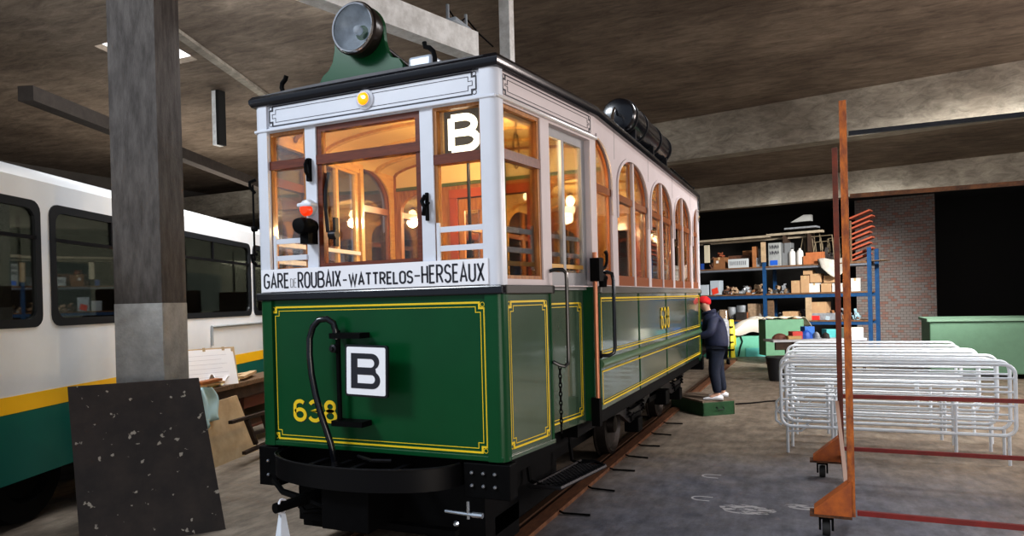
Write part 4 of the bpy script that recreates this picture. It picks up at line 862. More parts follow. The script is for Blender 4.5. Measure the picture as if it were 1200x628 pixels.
# person: standing on the crate, turned to the tram (facing -x), head bowed, hands on the bodywork.  local frame: +x forward
pe = thing('person', 'person in dark padded jacket, jeans and red beanie standing on the green crate', 'person', (.19,6.98,.225), PI+.15, local=True); pe.scale = (1.08,1.12,.93)
SKN = mat('skin_tone',(.55,.33,.24),.5)
JK = mat('navy_jacket',(.012,.018,.055),.65,noise=.3,nscale=12,bump=.25,bscale=30); JE = mat('dark_jeans',(.012,.02,.045),.8,noise=.35,nscale=14)
Hh = 0
V = [(0,0,.86),(0,0,1.0),(.03,0,1.20),(.07,0,1.34),(.10,0,1.41),(.13,0,1.47),(.155,0,1.54),(.17,0,1.58),
     (.04,.16,1.31),(.08,.24,1.08),(.27,.22,1.02),(.33,.20,1.02),
     (.04,-.16,1.31),(.08,-.24,1.08),(.27,-.20,1.00),(.33,-.18,1.00),
     (0,.09,.80),(.04,.11,.46),(0,.13,.08),(.12,.15,.035),
     (0,-.09,.80),(-.02,-.13,.46),(-.08,-.17,.08),(.04,-.19,.035)]
Eg = [(0,1),(1,2),(2,3),(3,4),(4,5),(5,6),(6,7),(3,8),(8,9),(9,10),(10,11),(3,12),(12,13),(13,14),(14,15),(0,16),(16,17),(17,18),(18,19),(0,20),(20,21),(21,22),(22,23)]
Rd = [.12,.115,.13,.10,.05,.052,.088,.075,.055,.042,.030,.026,.055,.042,.030,.026,.085,.06,.045,.04,.085,.06,.045,.04]
skin('body', V, Eg, Rd, SKN, pe)
JV = [(0,0,.72),(0,0,1.0),(.03,0,1.20),(.06,0,1.33),(.09,0,1.40),(.04,.17,1.32),(.08,.25,1.08),(.27,.22,1.03),(.04,-.17,1.32),(.08,-.25,1.08),(.27,-.20,1.01)]
skin('jacket', JV, [(0,1),(1,2),(2,3),(3,4),(3,5),(5,6),(6,7),(3,8),(8,9),(9,10)], [(.19,.19),(.175,.18),(.18,.185),(.14,.15)   ,(.085,.085),.085,.075,.055,.085,.075,.055], JK, pe)
skin('trousers', [(0,0,.85),(0,.09,.78),(.045,.11,.46),(.0,.13,.09),(0,-.09,.78),(-.02,-.13,.46),(-.08,-.17,.09)], [(0,1),(1,2),(2,3),(0,4),(4,5),(5,6)], [.145,.115,.085,.062,.115,.085,.062], JE, pe)
for sy, dx, ly in ((1,0,.14),(-1,-.08,-.18)):
    mb = MB(); fx0 = dx
    rings = []
    for xx, hw, hz in ((-.07,.03,.055),(-.05,.042,.075),(.02,.045,.085),(.09,.045,.06),(.16,.04,.045),(.20,.018,.03)):
        rings.append([(fx0+xx, ly+hw*math.cos(t), max(0,hz*.5+hz*.55*math.sin(t))) for t in [2*PI*k/12 for k in range(12)]])
    mb.ring_loft(rings); mb.build('shoe', mat('white_trainer',(.75,.76,.80),.5), pe, smooth=True)
# beanie, face details
hc = Vector((.165,0,1.565))
mb = MB(); axv = Vector((-.25,0,1)).normalized(); mb.lathe(hc+axv*(.01), axv, [(.096,-.012),(.103,0),(.101,.03),(.088,.065),(.055,.095),(.02,.108),(0,.110)],20); mb.build('beanie', mat('red_knit',(.65,.015,.02),.9,noise=.3,nscale=60,bump=.3), pe, smooth=True)
mb = MB(); mb.lathe((.085,0,1.395),(.35,0,1),[(.085,-.02),(.10,.0),(.102,.035),(.085,.05)],16); mb.build('collar', JK, pe, smooth=True)
mb = MB(); mb.ring_loft([[(.245,-.012,1.555),(.245,.012,1.555),(.24,0,1.56)],[(.275,-.018,1.515),(.275,.018,1.515),(.25,0,1.52)]]); mb.build('nose', SKN, pe, smooth=True)
mb = MB()
for s in (-.033,.033): mb.lathe((.243,s,1.552),(1,0,-.2),[(.012,0),(.008,.008),(0,.010)],10)
mb.build('eye', mat('eye_dark',(.05,.03,.02),.3), pe)
mb = MB(); mb.tube([(.246,-.02,1.497),(.252,0,1.495),(.246,.02,1.497)],.005,6); mb.build('mouth', mat('lip',(.4,.15,.12),.5), pe)
for s in (-1,1): mb = MB(); mb.lathe((.155,s*.085,1.545),(0,s,0),[(.024,0),(.028,.008),(.018,.014)],12); mb.build('ear', SKN, pe, smooth=True)
for hv, s in (((.33,.20,1.02),1),((.33,-.18,1.00),-1)):
    h = Vector(hv); VV = [h+Vector((-.02,0,0)), h+Vector((.05,0,.0))]; EE = [(0,1)]; RRd = [.026,(.034,.018)]
    mb = skin('palm', VV, EE, RRd, SKN, pe, 1)
    for k in range(4):
        o = h+Vector((.06,(-.027+.018*k),.0)); L = (.055,.065,.068,.05)[k]
        skin('finger', [o,o+Vector((L*.5,0,.006)),o+Vector((L*.9,0,-.012))], [(0,1),(1,2)], [.009,.0085,.007], SKN, pe, 1)
    skin('thumb', [h+Vector((.005,-s*.025,0)),h+Vector((.035,-s*.05,.006)),h+Vector((.065,-s*.052,0))], [(0,1),(1,2)], [.011,.010,.008], SKN, pe, 1)

# ------------------------------------------------------------------ rack of shelves at the back
rd_ = Vector((.962,-.272,0)); rn_ = Vector((-.272,-.962,0)); RP0 = D_(896,345,20.6); RP0.z = 0
def RK(u, w, z): p = RP0+rd_*u+rn_*w; return Vector((p.x,p.y,z))
def ru(a, b, w=0):
    p = on_plane(a, b, RP0+rn_*w, rn_); return (p-RP0).dot(rd_), p.z
def rbx(mb, u0,u1,w0,w1,z0,z1): return mb.hexa([RK(u0,w0,z0),RK(u1,w0,z0),RK(u1,w1,z0),RK(u0,w1,z0),RK(u0,w0,z1),RK(u1,w0,z1),RK(u1,w1,z1),RK(u0,w1,z1)])
BLU = mat('rack_blue',(.012,.075,.20),.5,noise=.3,nscale=10); DECK = mat('shelf_deck',(.22,.12,.06),.8,c2=(.12,.055,.025),nscale=8)
LSH = mat('grey_beam',(.22,.24,.28),.4,metal=.4)
Z1 = ru(896,313)[1]; Z2 = ru(896,345)[1]; Z3 = ru(880,376)[1]
rk = thing('storage_rack', 'blue steel storage rack full of parts against the dark back wall', 'rack', tuple(RK(0,-.4,0)))
U_UP = [-3.0, 0, 2.85]
for u in U_UP:
    for w in (0, -.9):
        mb = MB(); rbx(mb,u-.05,u+.05,w-.06,w,0,3.0); mb.build('upright', BLU, rk)
for i in range(2):
    a, b = U_UP[i]+.05, U_UP[i+1]-.05
    for z, bm_, th in ((Z1,LSH,.06),(Z2,BLU,.10),(Z3,BLU,.09)):
        mb = MB(); rbx(mb,a,b,-.05,.0,z-.02-th,z-.02); rbx(mb,a,b,-.93,-.88,z-.02-th,z-.02); mb.build('shelf_beam', bm_, rk)
        mb = MB(); rbx(mb,a,b,-.92,.02,z-.02,z+.02); mb.build('shelf_deck', DECK, rk)
WDn = mat('raw_timber',(.52,.38,.24),.8,noise=.3,nscale=8)
mb = MB(); rbx(mb,-.07,.07,.0,.03,2.75,3.35); mb.build('timber_post', WDn, rk)
u_, z_ = ru(948,375); mb = MB(); rbx(mb,u_-.08,u_+.08,-.03,.02,Z3,Z2-.12); mb.build('timber_prop', WDn, rk)
def item(px0, py0, px1, py1, deck, name, m, label, cat, group=None, w=-.12, dep=None, kind='box'):
    """one thing standing on a shelf: its left/right/top are surveyed from the photo on the plane of the shelf front"""
    u0, zt = ru(px0, py0, w); u1, _ = ru(px1, py0, w); h = max(.04, zt-deck); dep = dep or min(.6, max(.15,(u1-u0)))
    b = deck
    mb = MB()
    uc = (u0+u1)/2; hw = (u1-u0)/2
    if kind == 'box':
        rbx(mb,u0,u1,w-dep,w,b,b+h)
        o = mb.build(name, m, None, bevel=.008)
        return tag(o, label, cat, group)
    if kind == 'carton':
        r = thing(name, label, cat, tuple(RK(uc,w-dep/2,b)), group=group)
        rbx(mb,u0,u1,w-dep,w,b,b+h); mb.build('carton_body', m, r, bevel=.006)
        mb = MB(); rbx(mb,uc-.03,uc+.03,w-dep-.002,w+.003,b+h-.002,b+h+.003); rbx(mb,uc-.03,uc+.03,w,w+.003,b+h*.78,b+h); mb.build('tape', mat('tape_tan',(.5,.36,.2),.4), r)
        return r
    if kind == 'jug':
        r = thing(name, label, cat, tuple(RK(uc,w-.1,b)), group=group)
        c = RK(uc,w-hw,b); mb.lathe(c,(0,0,1),[(hw*.92,0),(hw,.02),(hw,h*.72),(hw*.8,h*.85),(hw*.35,h*.92),(hw*.35,h)],16); mb.build('jug_body', m, r, smooth=30)
        mb = MB(); mb.lathe(c+Vector((0,0,h)),(0,0,1),[(hw*.38,0),(hw*.38,.03)],12); mb.build('cap', BLACK, r)
        return r
    if kind == 'bowl':
        c = RK(uc,w-hw,b); mb.lathe(c,(0,0,1),[(hw*.5,0),(hw*.9,h*.5),(hw,h),(hw*.9,h),(hw*.8,h*.55),(0,h*.15)],20); return tag(mb.build(name, m, None, smooth=30), label, cat, group)
    if kind == 'bundle':
        prof = []
        for k in range(5):
            a = u0+(u1-u0)*random.uniform(0,.25); e = u1-(u1-u0)*random.uniform(0,.25)
            z0 = b+h*(k+.5)/5; mb.tube([RK(a,w-random.uniform(0,dep),z0),RK((a+e)/2,w-random.uniform(0,dep),min(z0+random.uniform(-.02,.05),b+h)),RK(e,w-random.uniform(0,dep),z0)],h*.11,6)
        return tag(mb.build(name, m, None, smooth=30), label, cat, group)
    if kind == 'heap':
        mm = [m, DKS, BRN, TAN, GRY, CARD2]
        for q in range(16):
            r1 = random.uniform(-1,1); top = (1-abs(r1)**1.5)*h; zz = random.uniform(.1,1)*max(.03,top)
            sz = (random.uniform(.25,.7)*hw*1.2, random.uniform(.2,.6)*dep, random.uniform(.12,.45)*h)
            mb.use(m if random.random() < .6 else random.choice(mm))
            mb.obox(RK(uc+r1*hw*.8, w-dep/2+random.uniform(-.3,.3)*dep, b+max(sz[2]*.5, zz-sz[2]*.3)), sz, Matrix.Rotation(random.uniform(-.6,.6),3,'Z') @ Matrix.Rotation(random.uniform(-.7,.7),3,'Y') @ Matrix.Rotation(random.uniform(-.3,.3),3,'X'))
        return tag(mb.build(name, m), label, cat, group, 'stuff')
DKS = mat('dark_scrap',(.035,.03,.028),.8,noise=.5,nscale=12)
CARD = mat('cardboard',(.50,.32,.18),.85,noise=.12,nscale=5); CARD2 = mat('brown_box',(.26,.12,.05),.8,noise=.2); PAPR = mat('white_carton',(.66,.65,.63),.7)
GRY = mat('grey_scrap',(.30,.32,.35),.6,noise=.4,nscale=14); BRN = mat('brown_scrap',(.16,.075,.045),.8,noise=.5,nscale=16); SIL = mat('silver_scrap',(.5,.54,.58),.35,metal=.5,noise=.3); TAN = mat('tan_scrap',(.42,.30,.20),.8,noise=.4,nscale=14)
ORG = mat('orange_tile',(.45,.16,.06),.8,noise=.2); BLP = mat('blue_plastic',(.02,.08,.35),.5); DKS = mat('dark_scrap',(.035,.03,.028),.8,noise=.5,nscale=12)
T1, T2, T3 = Z1+.022, Z2+.022, Z3+.022
item(821,309,828,318,T1,'plastic_tray',BLP,'small blue tray on the top shelf beside the tram','tray')
item(836,302,849,317,T1,'parts_box',CARD2,'square brown box with white label on the top shelf, left bay','box',kind='carton')
u_, z_ = ru(840.5,307,-.11); mb = MB(); rbx(mb,u_-.04,u_+.04,-.118,-.112,z_-.04,z_+.04); tag(mb.build('label_sticker', PAPR), 'small white label stuck on the square brown box', 'label')
item(831,300,836,318,T1,'scrap_heap',BRN,'low brown scrap between blue tray and square brown box','scrap',kind='heap')
item(838,296,848,302,T1+.30,'belt_coil',mat('rusty_red',(.25,.07,.03),.8),'rusty red belt coiled on top of the square brown box','belt',kind='bundle',w=-.3,dep=.2)
item(853,304,877,313,T1,'name_board',mat('sign_grey',(.50,.54,.56),.5),'pale grey narrow board with dark lettering on the top shelf','board',dep=.03,w=-.05)
mb = MB(); u0_, zt_ = ru(855,306.5,-.045); u1_, zb_ = ru(875,310.5,-.045); 
for k in range(9): rbx(mb,u0_+(u1_-u0_)*k/9,u0_+(u1_-u0_)*(k+.6)/9,-.048,-.046,zb_+.01,zt_)
mb.build('lettering', GRY, bpy.data.objects['name_board'])
item(853,300,879,305,T1,'timber_offcut',BRN,'brown timber strip lying behind the pale grey narrow board','timber',w=-.5,dep=.2)
item(870,294,881,302,T1,'folded_carton',CARD2,'flattened brown carton behind the pale board on the top shelf','carton',w=-.55)
item(881,289,886,309,T1,'wood_block',mat('orange_wood',(.42,.18,.07),.7,noise=.3),'upright orange-brown wood block on the top shelf left of the blue upright','wood block',w=-.1)
item(886,292,893,300,T1,'metal_housing',DKS,'dark metal housing tucked beside the blue upright','housing',w=-.3)
item(886,302,895,309,T1,'grey_tray',GRY,'grey tray below the dark housing beside the blue upright','tray',w=-.1)
lv = thing('lantern', 'cream and black upright lantern hanging at the left end of the top shelf', 'lantern', tuple(RK(-1.6,-.1,T1)))
u0_, zt_ = ru(825,286,-.1); u1_, _ = ru(830.5,300,-.1); zb_ = ru(828,308,-.1)[1]; mb = MB(); rbx(mb,u0_,u1_,-.2,-.1,zb_,zt_-.04); mb.build('lantern_body', mat('cream_metal',(.6,.55,.42),.5), lv); mb = MB(); rbx(mb,u0_-.02,u1_+.02,-.22,-.08,zt_-.04,zt_); mb.build('lantern_cap', BLACK, lv); mb = MB(); rbx(mb,u0_,u1_,-.2,-.1,T1,zb_); mb.build('lantern_foot', BLACK, lv)
# planks laid on top
for k, (a,b,h0,wq_,lb) in enumerate(((-3.0,.1,0,-.25,'long pale plank on top of the rack, left of the blue upright'),(.0,1.6,.03,-.25,'short pale plank on top of the rack, right of the blue upright'),(-2.6,1.1,-.07,-.5,'thin rear plank on top of the rack'))):
    zz = ru(880,273)[1]+h0-.10; mb = MB(); rbx(mb,a,b,wq_-.2,wq_,zz-.05,zz+.02); tag(mb.build('plank', mat('plank_grey',(.42,.36,.27),.8,noise=.3,nscale=6)), lb, 'plank', 'planks on top of the rack')
for u in (-2.5,1.2,.5): mb = MB(); rbx(mb,u,u+.05,-.8,-.2,3.0,ru(880,273)[1]-.13); mb.build('cross_bearer', DKT, rk)
# electrical box with graffiti
eb = thing('cable_cabinet', 'grey metal cabinet with black graffiti and a blue plate on the top shelf', 'cabinet', tuple(RK(.45,-.4,T1)))
u0_, zt_ = ru(900,285,-.1); u1_, _ = ru(914,285,-.1); GC = mat('cabinet_grey',(.36,.38,.38),.5,noise=.2); mb = MB(); rbx(mb,u0_,u1_,-.45,-.1,T1,zt_); mb.build('cabinet_body', GC, eb, bevel=.01)
mb = MB(); rbx(mb,u1_+.01,u1_+.28,-.5,-.2,T1,zt_-.02); mb.build('cabinet_side', mat('cabinet_dark',(.18,.19,.20),.5), eb, bevel=.01)
mb = MB(); MPg = lambda u,v,w: RK(u,w,v); random.seed(3)
for r in range(2):
    for k in range(3):
        cu = u0_+.08+k*.09; cz = zt_-.13-r*.17
        mb.stroke([(cu-.035,cz-.05),(cu-.03,cz+.05),(cu+.01,cz-.04),(cu+.03,cz+.05),(cu+.05,cz-.02)],.018,MPg,-.099,-.096)
mb.build('graffiti', BLACKL, eb)
mb = MB(); rbx(mb,u0_+.05,u0_+.27,-.099,-.09,T1+.03,T1+.17); mb.build('blue_plate', mat('plate_blue',(.02,.12,.55),.5), eb)
item(923,292,931,308,T1,'plastic_jug',PAPR,'left one of two white plastic jugs on the top shelf','jug','white jugs on the top shelf',kind='jug')
item(932,291,940,307,T1,'plastic_jug',PAPR,'right one of two white plastic jugs on the top shelf','jug','white jugs on the top shelf',kind='jug')
item(941,300,962,306,T1,'clay_tile',ORG,'orange clay slab lying right of the white jugs','tile',w=-.1)
item(944,296,965,301,T1+.10,'clay_tile',ORG,'second orange clay slab, set back on top of the first','tile',w=-.2)
# scrap frames on the top shelf, right part
for k, (a,b_,c_,d_) in enumerate(((935,300,975,276),(950,302,982,282),(940,296,960,270),(965,300,992,278))):
    u0_, z0_ = ru(a,b_,-.4-.1*k); u1_, z1_ = ru(c_,d_,-.4-.1*k); w = -.4-.1*k; z0_ = T1+.02
    mb = MB(); mb.tube([RK(u0_,w,z0_),RK(u0_+.15,w,z1_),RK(u1_,w,z1_+.02),RK(u1_+.05,w,z0_)],.02,6,close=True)
    for q in range(3): mb.tube([RK(u0_+(u1_-u0_)*(q+1)/4,w,z0_),RK(u0_+(u1_-u0_)*(q+.6)/4,w-.1,z1_)],.012,5)
    tag(mb.build('tubular_stand', mat('dull_frame',(.22,.18,.12),.7,metal=.3)), ['foremost rusty tube frame on the top shelf','second rusty tube frame on the top shelf','small tube frame standing highest above the white jugs','rusty tube frame partly behind the trolley post'][k], 'stand', 'tangled tube frames on the top shelf')
ws = crumple('white_sack', lambda a,b: RK(ru(958,300)[0]+.85*a+.10*b*(1-a), .03+.04*math.sin(7*a)+.05*b, T1+.12-.50*b*math.sin(PI*(.15+.7*a))+.03*math.sin(9*a)), 12, 8, mat('sack_white',(.55,.52,.47),.8,noise=.25,nscale=9))
tag(ws, 'off-white sack hanging over the edge of the top shelf', 'sack')
# white shade and grey boards stored above
u0_, z0_ = ru(920,262,-.4); mb = MB(); rbx(mb,u0_,u0_+.9,-.7,-.3,ru(920,266)[1]-.05,ru(920,266)[1]); tag(mb.build('grey_sheet', GRY), 'dark grey sheet lying above the planks on the rack', 'sheet')
u0_, z0_ = ru(926,256,-.5); u1_, z1_ = ru(950,252,-.5); mb = MB(); mb.plate([(u0_,z0_-.12),(u1_,z0_-.12),(u1_,z1_+.02),(u1_-.2,z1_+.03)], [], -.7,-.5, lambda u,v,w: RK(u,w,v)); tag(mb.build('white_hood', mat('hood_white',(.40,.41,.40),.6)), 'off-white sloping hood resting above the grey sheet', 'hood')
# second shelf
item(820,334,830,348,T2,'metal_case',mat('case_grey',(.42,.47,.52),.5),'light grey metal case beside the tram end on the second shelf','case')
item(832,329,843,348,T2,'metal_case',mat('case_grey2',(.40,.46,.52),.5),'taller light grey metal case with a red label on the second shelf','case')
u0_, z0_ = ru(835,339,-.11); mb = MB(); mb.plate([(u0_,z0_-.18),(u0_+.20,z0_-.12),(u0_+.16,z0_+.06),(u0_-.03,z0_)], [], -.11,-.105, lambda u,v,w: RK(u,w,v)); tag(mb.build('red_label', mat('red_label',(.7,.06,.03),.5)), 'tilted red label on the taller light grey case', 'label')
for px0,py0,px1,m_,lb,kd in ((846,334,856,BRN,'small brown box-like scrap heap right of the light grey cases','heap'),(855,335,864,TAN,'tan and dark scrap heap in the middle of the second shelf left bay','heap'),(863,334,879,SIL,'silver crumpled metal heap on the second shelf left bay','heap'),(879,331,893,TAN,'tan leather-like scrap heap beside the blue upright on second shelf','heap'),(845,341,880,DKS,'low dark scrap along the front of the second shelf left bay','bundle'),(899,337,905,TAN,'small pale scrap just right of the blue upright on second shelf','heap'),(905,334,917,TAN,'torn brown cardboard heap left of the carton stack','heap'),(913,333,924,GRY,'grey-blue bowl-like scrap left of the carton stack','heap')):
    item(px0,py0,px1,348,T2,'scrap_heap',m_,lb,'scrap','scrap parts on the second shelf',kind=kd,w=-.1 if kd=='bundle' else -.2)
cart = [(927,329,937,T2,CARD,'first cardboard carton at the left of the stack'),(938,323,948,T2,CARD,'tall cardboard carton standing second from left in the stack'),(948,332,960,T2,PAPR,'white-fronted carton in the bottom row of the stack'),(962,332,974,T2,CARD,'open-faced carton right of the white-fronted one'),(975,332,984,T2,PAPR,'pale carton at the foot of the stack near the trolley post')]
for i,(a,t_,b_,dk,m_,lb) in enumerate(cart): item(a,t_,b_,345,dk,'carton',m_,lb,'carton','cartons stacked on the second shelf',kind='carton',w=-.08,dep=.4)
zc = lambda px,py: ru(px,py,-.1)[1]
item(949,321,962,332,zc(955,331.5)+.01,'carton',CARD,'upper carton resting on the white-fronted one','carton','cartons stacked on the second shelf',kind='carton',w=-.1,dep=.35)
item(941,317,952,323,zc(946,322)+.01,'carton',CARD,'topmost small carton of the stack','carton','cartons stacked on the second shelf',kind='carton',w=-.2,dep=.3)
item(965,323,981,332,zc(970,331.5)+.01,'carton',CARD,'wide upper carton left of the trolley post','carton','cartons stacked on the second shelf',kind='carton',w=-.15,dep=.35)
item(966,315,983,323,zc(970,322)+.01,'folded_sack',mat('khaki_sack',(.35,.28,.17),.8,noise=.3),'khaki folded sack on top of the wide upper carton','sack',kind='heap',w=-.15)
item(997,326,1007,345,T2,'carton',PAPR,'white carton right of the trolley post on the second shelf','carton',kind='carton')
# third shelf
for px0,py0,px1,m_,lb,kd in ((843,363,851,TAN,'pale block at the left of the third shelf','box'),(851,360,861,SIL,'steel bowl-shaped lamp shade on the third shelf','bowl'),(861,358,874,SIL,'larger steel bowl on the third shelf','bowl'),(862,366,873,DKS,'black tray in front of the larger steel bowl','box'),(873,366,879,ORG,'small orange block on the third shelf','box'),(876,356,889,TAN,'tilted pale carton near the blue upright on the third shelf','box'),(880,365,893,PAPR,'white plastic scrap beside the blue upright on the third shelf','heap')):
    item(px0,py0,px1,374,T3,'shelf_'+kd if kd!='heap' else 'scrap_heap',m_,lb,{'box':'box','bowl':'bowl','heap':'scrap'}[kd],kind=kd,w=-.1 if 'black' in lb else -.25)
item(899,352,906,374,T3,'leaning_plank',TIM,'brown plank leaning just right of the blue upright, third shelf','plank',dep=.1)
item(917,365,934,374,T3,'carton',CARD,'low open carton on the third shelf behind the green cabinet','carton',kind='carton')
item(950,354,968,366,T3,'carton',CARD,'large tan carton on the third shelf right of the timber prop','carton',kind='carton',w=-.2,dep=.5)
item(949,367,982,372,T3,'magazine_pile',GRY,'pile of grey and blue papers in front of the large tan carton','papers',w=-.05)
item(949,370,960,374,T3,'red_packet',mat('red_pack',(.6,.03,.03),.5),'bright red packet at the left of the paper pile','packet',w=.0,dep=.1)
item(968,364,981,370,T3,'plastic_bag',mat('bluewhite',(.45,.55,.62),.5),'pale blue plastic bag right of the large tan carton','bag',kind='heap',w=-.05)
item(934,362,944,374,T3,'wire_heap',STEEL,'tangle of dark wires left of the timber prop','wires',kind='bundle',w=-.3)
item(998,360,1006,374,T3,'plastic_bag',mat('cyanwhite',(.35,.55,.65),.5),'pale cyan bag right of the trolley post on the third shelf','bag',kind='heap')
for px0,py0,px1,dk,bt,m_,lb in ((893,300,899,T1,0,BRN,'brown scrap squeezed behind the blue upright on the top shelf'),(962,286,976,T1,0,DKS,'dark scrap pile under the tube frames on the top shelf'),(984,331,996,T2,0,TAN,'tan scrap behind the trolley post on the second shelf'),(906,366,918,T3,0,GRY,'grey scrap behind the green cabinet top on the third shelf'),(980,362,997,T3,0,GRY,'grey scrap behind the trolley post on the third shelf'),(829,366,843,T3,0,DKS,'dark scrap behind the person on the third shelf'),(843,340,858,T2,0,BRN,'brown scrap behind the tilted red label on the second shelf')):
    item(px0,py0,px1,0,dk,'scrap_heap',m_,lb,'scrap',kind='heap',w=-.35)
# red tiles stacked on the far right above the rack
tk_ = thing('tile_stack', 'stack of red clay roof tiles beyond the trolley post', 'tiles', tuple(RK(3.2,-.5,T1)))
for k in range(9):
    mb = MB(); u0_, z0_ = ru(997,302-k*6.2,-.3); mb.obox(RK(u0_+.25+.06*(k%2),-.35,max(T1+.03,z0_)),(.55,.35,.045),Matrix.Rotation(-.28,3,'Z') @ Matrix.Rotation(-.35,3,'Y')); mb.build('clay_tile', mat('red_tile',(.42,.10,.05),.8,noise=.2), tk_)
mb = MB(); rbx(mb,ru(994,300)[0],ru(994,300)[0]+.9,-.7,-.05,T1,T1+.02); rbx(mb,ru(994,300)[0]+.02,ru(994,300)[0]+.06,-.2,-.14,T1,T1+1.15); mb.build('tile_pallet', TIM, tk_)

# ------------------------------------------------------------------ things standing in front of the rack
def gp(a, b, z=0): return on_plane(a, b, (0,0,z), (0,0,1))
def fac(p):  # frame facing the photographer, set at p on the floor
    d = Vector((-fw.x,-fw.y,0)).normalized(); r = Vector((-d.y,d.x,0)); return p, r, d
def fbx(mb, fr, r0_,r1_,d0,d1,z0,z1):
    p, r, d = fr; g = lambda a,b,z: Vector((p.x,p.y,0))+r*a+d*b+Vector((0,0,z))
    return mb.hexa([g(r0_,d0,z0),g(r1_,d0,z0),g(r1_,d1,z0),g(r0_,d1,z0),g(r0_,d0,z1),g(r1_,d0,z1),g(r1_,d1,z1),g(r0_,d1,z1)])
def kk(p): return (Vector((p.x,p.y,CAM.z))-CAM).dot(fw)
# green cabinet
p = gp(900,427); fr = fac(p); s = kk(p)/F
gcb = thing('green_cabinet', 'flat green cabinet under a torn cream cloth, in front of the storage rack', 'cabinet', (p.x,p.y,0))
mb = MB(); fbx(mb, fr, -2*s, 43*s, -.5, 0, .22, 1.79-(375-345)*s); mb.build('cabinet_body', mat('cabinet_green',(.075,.19,.11),.6,noise=.12), gcb, bevel=.01)
mb = MB()
for a in (-1*s, 40*s): fbx(mb, fr, a, a+.06, -.08, -.02, 0, .22)
mb.build('leg', RUST, gcb)
zt_ = 1.79-(375-345)*s; p_, r_, d_ = fr
ccl = crumple('cream_cloth', lambda a,b: Vector((p_.x,p_.y,0))+r_*(-.15+1.25*a+.05*math.sin(9*b))+d_*(-.5+.55*b)+Vector((0,0,zt_+.02+.05*abs(math.sin(11*a+4*b))-(.22*max(0,a-.85)/.15+.02*math.sin(20*a))*(1 if b>.3 else .3))), 24, 8, mat('cream_cloth',(.62,.57,.46),.85))
tag(ccl, 'torn cream cloth draped on top of the green cabinet', 'cloth')
# mint trough with white sheet
p = gp(870,418); fr = fac(p); s = kk(p)/F; p_, r_, d_ = fr
mt = thing('mint_trough', 'mint green trough-shaped cover lying on the floor left of the green cabinet', 'trough', (p.x,p.y,0))
mb = MB(); g = lambda a,b,z: Vector((p_.x,p_.y,0))+r_*a+d_*b+Vector((0,0,z))
mb.ring_loft([[g(-42*s,0,.0),g(-20*s,0,.55*.0+(418-398)*s),g(2*s,0,(418-394)*s),g(26*s,0,(418-394)*s),g(28*s,0,0)],[g(-42*s,-.45,0),g(-20*s,-.4,(418-398)*s),g(2*s,-.4,(418-394)*s),g(26*s,-.4,(418-394)*s),g(28*s,-.4,0)]]); mb.build('trough_shell', mat('mint_paint',(.12,.42,.29),.5,noise=.1), mt)
mb = MB(); fbx(mb, fr, 4*s, 28*s, 0, .03, 0, 10*s); mb.build('turquoise_panel', mat('turquoise',(.08,.42,.38),.5), mt)
mb = MB(); mb.tube([g(-2*s,.02,24*s),g(0,.03,18*s),g(-3*s,.03,10*s),g(-5*s,.04,0.02)],.02,5); mb.build('black_strap', BLACK, mt)
wsh = crumple('white_sheet', lambda a,b: g((-20+52*a)*s, .05-.45*b, (22+ (24*math.sin(PI*min(1,a*.62+.05))**1.2)*(.35+.65*math.sin(PI*(.25+.5*b)) if b>0 else .25))*s + .03*math.sin(13*a+7*b)), 20, 10, mat('dust_sheet',(.66,.62,.55),.85))
tag(wsh, 'cream dust sheet heaped over the mint green trough', 'sheet')
# yellow stepladder
p = gp(857,419); fr = fac(p); s = kk(p)/F; p_, r_, d_ = fr; g = lambda a,b,z: Vector((p_.x,p_.y,0))+r_*a+d_*b+Vector((0,0,z))
sl = thing('stepladder', 'yellow and black stepladder behind the person, leaning by the rack', 'ladder', (p.x,p.y,0))
YL = mat('ladder_yellow',(.85,.70,.03),.5)
for a,b in ((-6,-3),(2,5),(10,5)):
    mb = MB(); seg(mb, g(a*s,.0 if a<9 else -.3,0), g((b-3)*s,-.1,(419-375)*s), .11); mb.build('stile', YL, sl)
for k in range(4): mb = MB(); fbx(mb, fr, (-5)*s, 3*s, -.1, .02, .2+.22*k, .24+.22*k); mb.build('step', BLACK, sl)
# grey hand cart with bag
p = gp(848,428); fr = fac(p); s = kk(p)/F; p_, r_, d_ = fr; g = lambda a,b,z: Vector((p_.x,p_.y,0))+r_*a+d_*b+Vector((0,0,z))
hc_ = thing('shopping_cart', 'two-wheeled cart with a pale grey ribbed bag behind the person', 'cart', (p.x,p.y,0))
mb = MB(); R_ = []
for z, q in ((.42,.5),(.50,.9),(.9,1.0),(1.15,.9),(1.2,.5)): R_.append([g(.0+.17*q*math.cos(t),.12*q*math.sin(t),z) for t in [2*PI*k/16 for k in range(16)]])
mb.ring_loft(R_); mb.build('bag', mat('bag_grey',(.45,.47,.50),.8,noise=.5,nscale=20), hc_, smooth=True)
mb = MB(); mb.tube([g(.05,.1,.08),g(.04,.12,.5)],.015,6); mb.tube([g(-.05,.1,.08),g(-.04,.12,.5)],.015,6); mb.tube([g(-.1,.0,1.15),g(-.1,-.02,1.4),g(.1,-.02,1.4),g(.1,0,1.15)],.012,6); mb.build('frame', CHROME, hc_)
for q in (-.09,.09):
    mb = MB(); mb.lathe(g(q,.1,.085), r_, [(.03,-.02),(.085,-.02),(.085,.02),(.03,.02)],18); mb.build('wheel', BLACK, hc_, smooth=30)
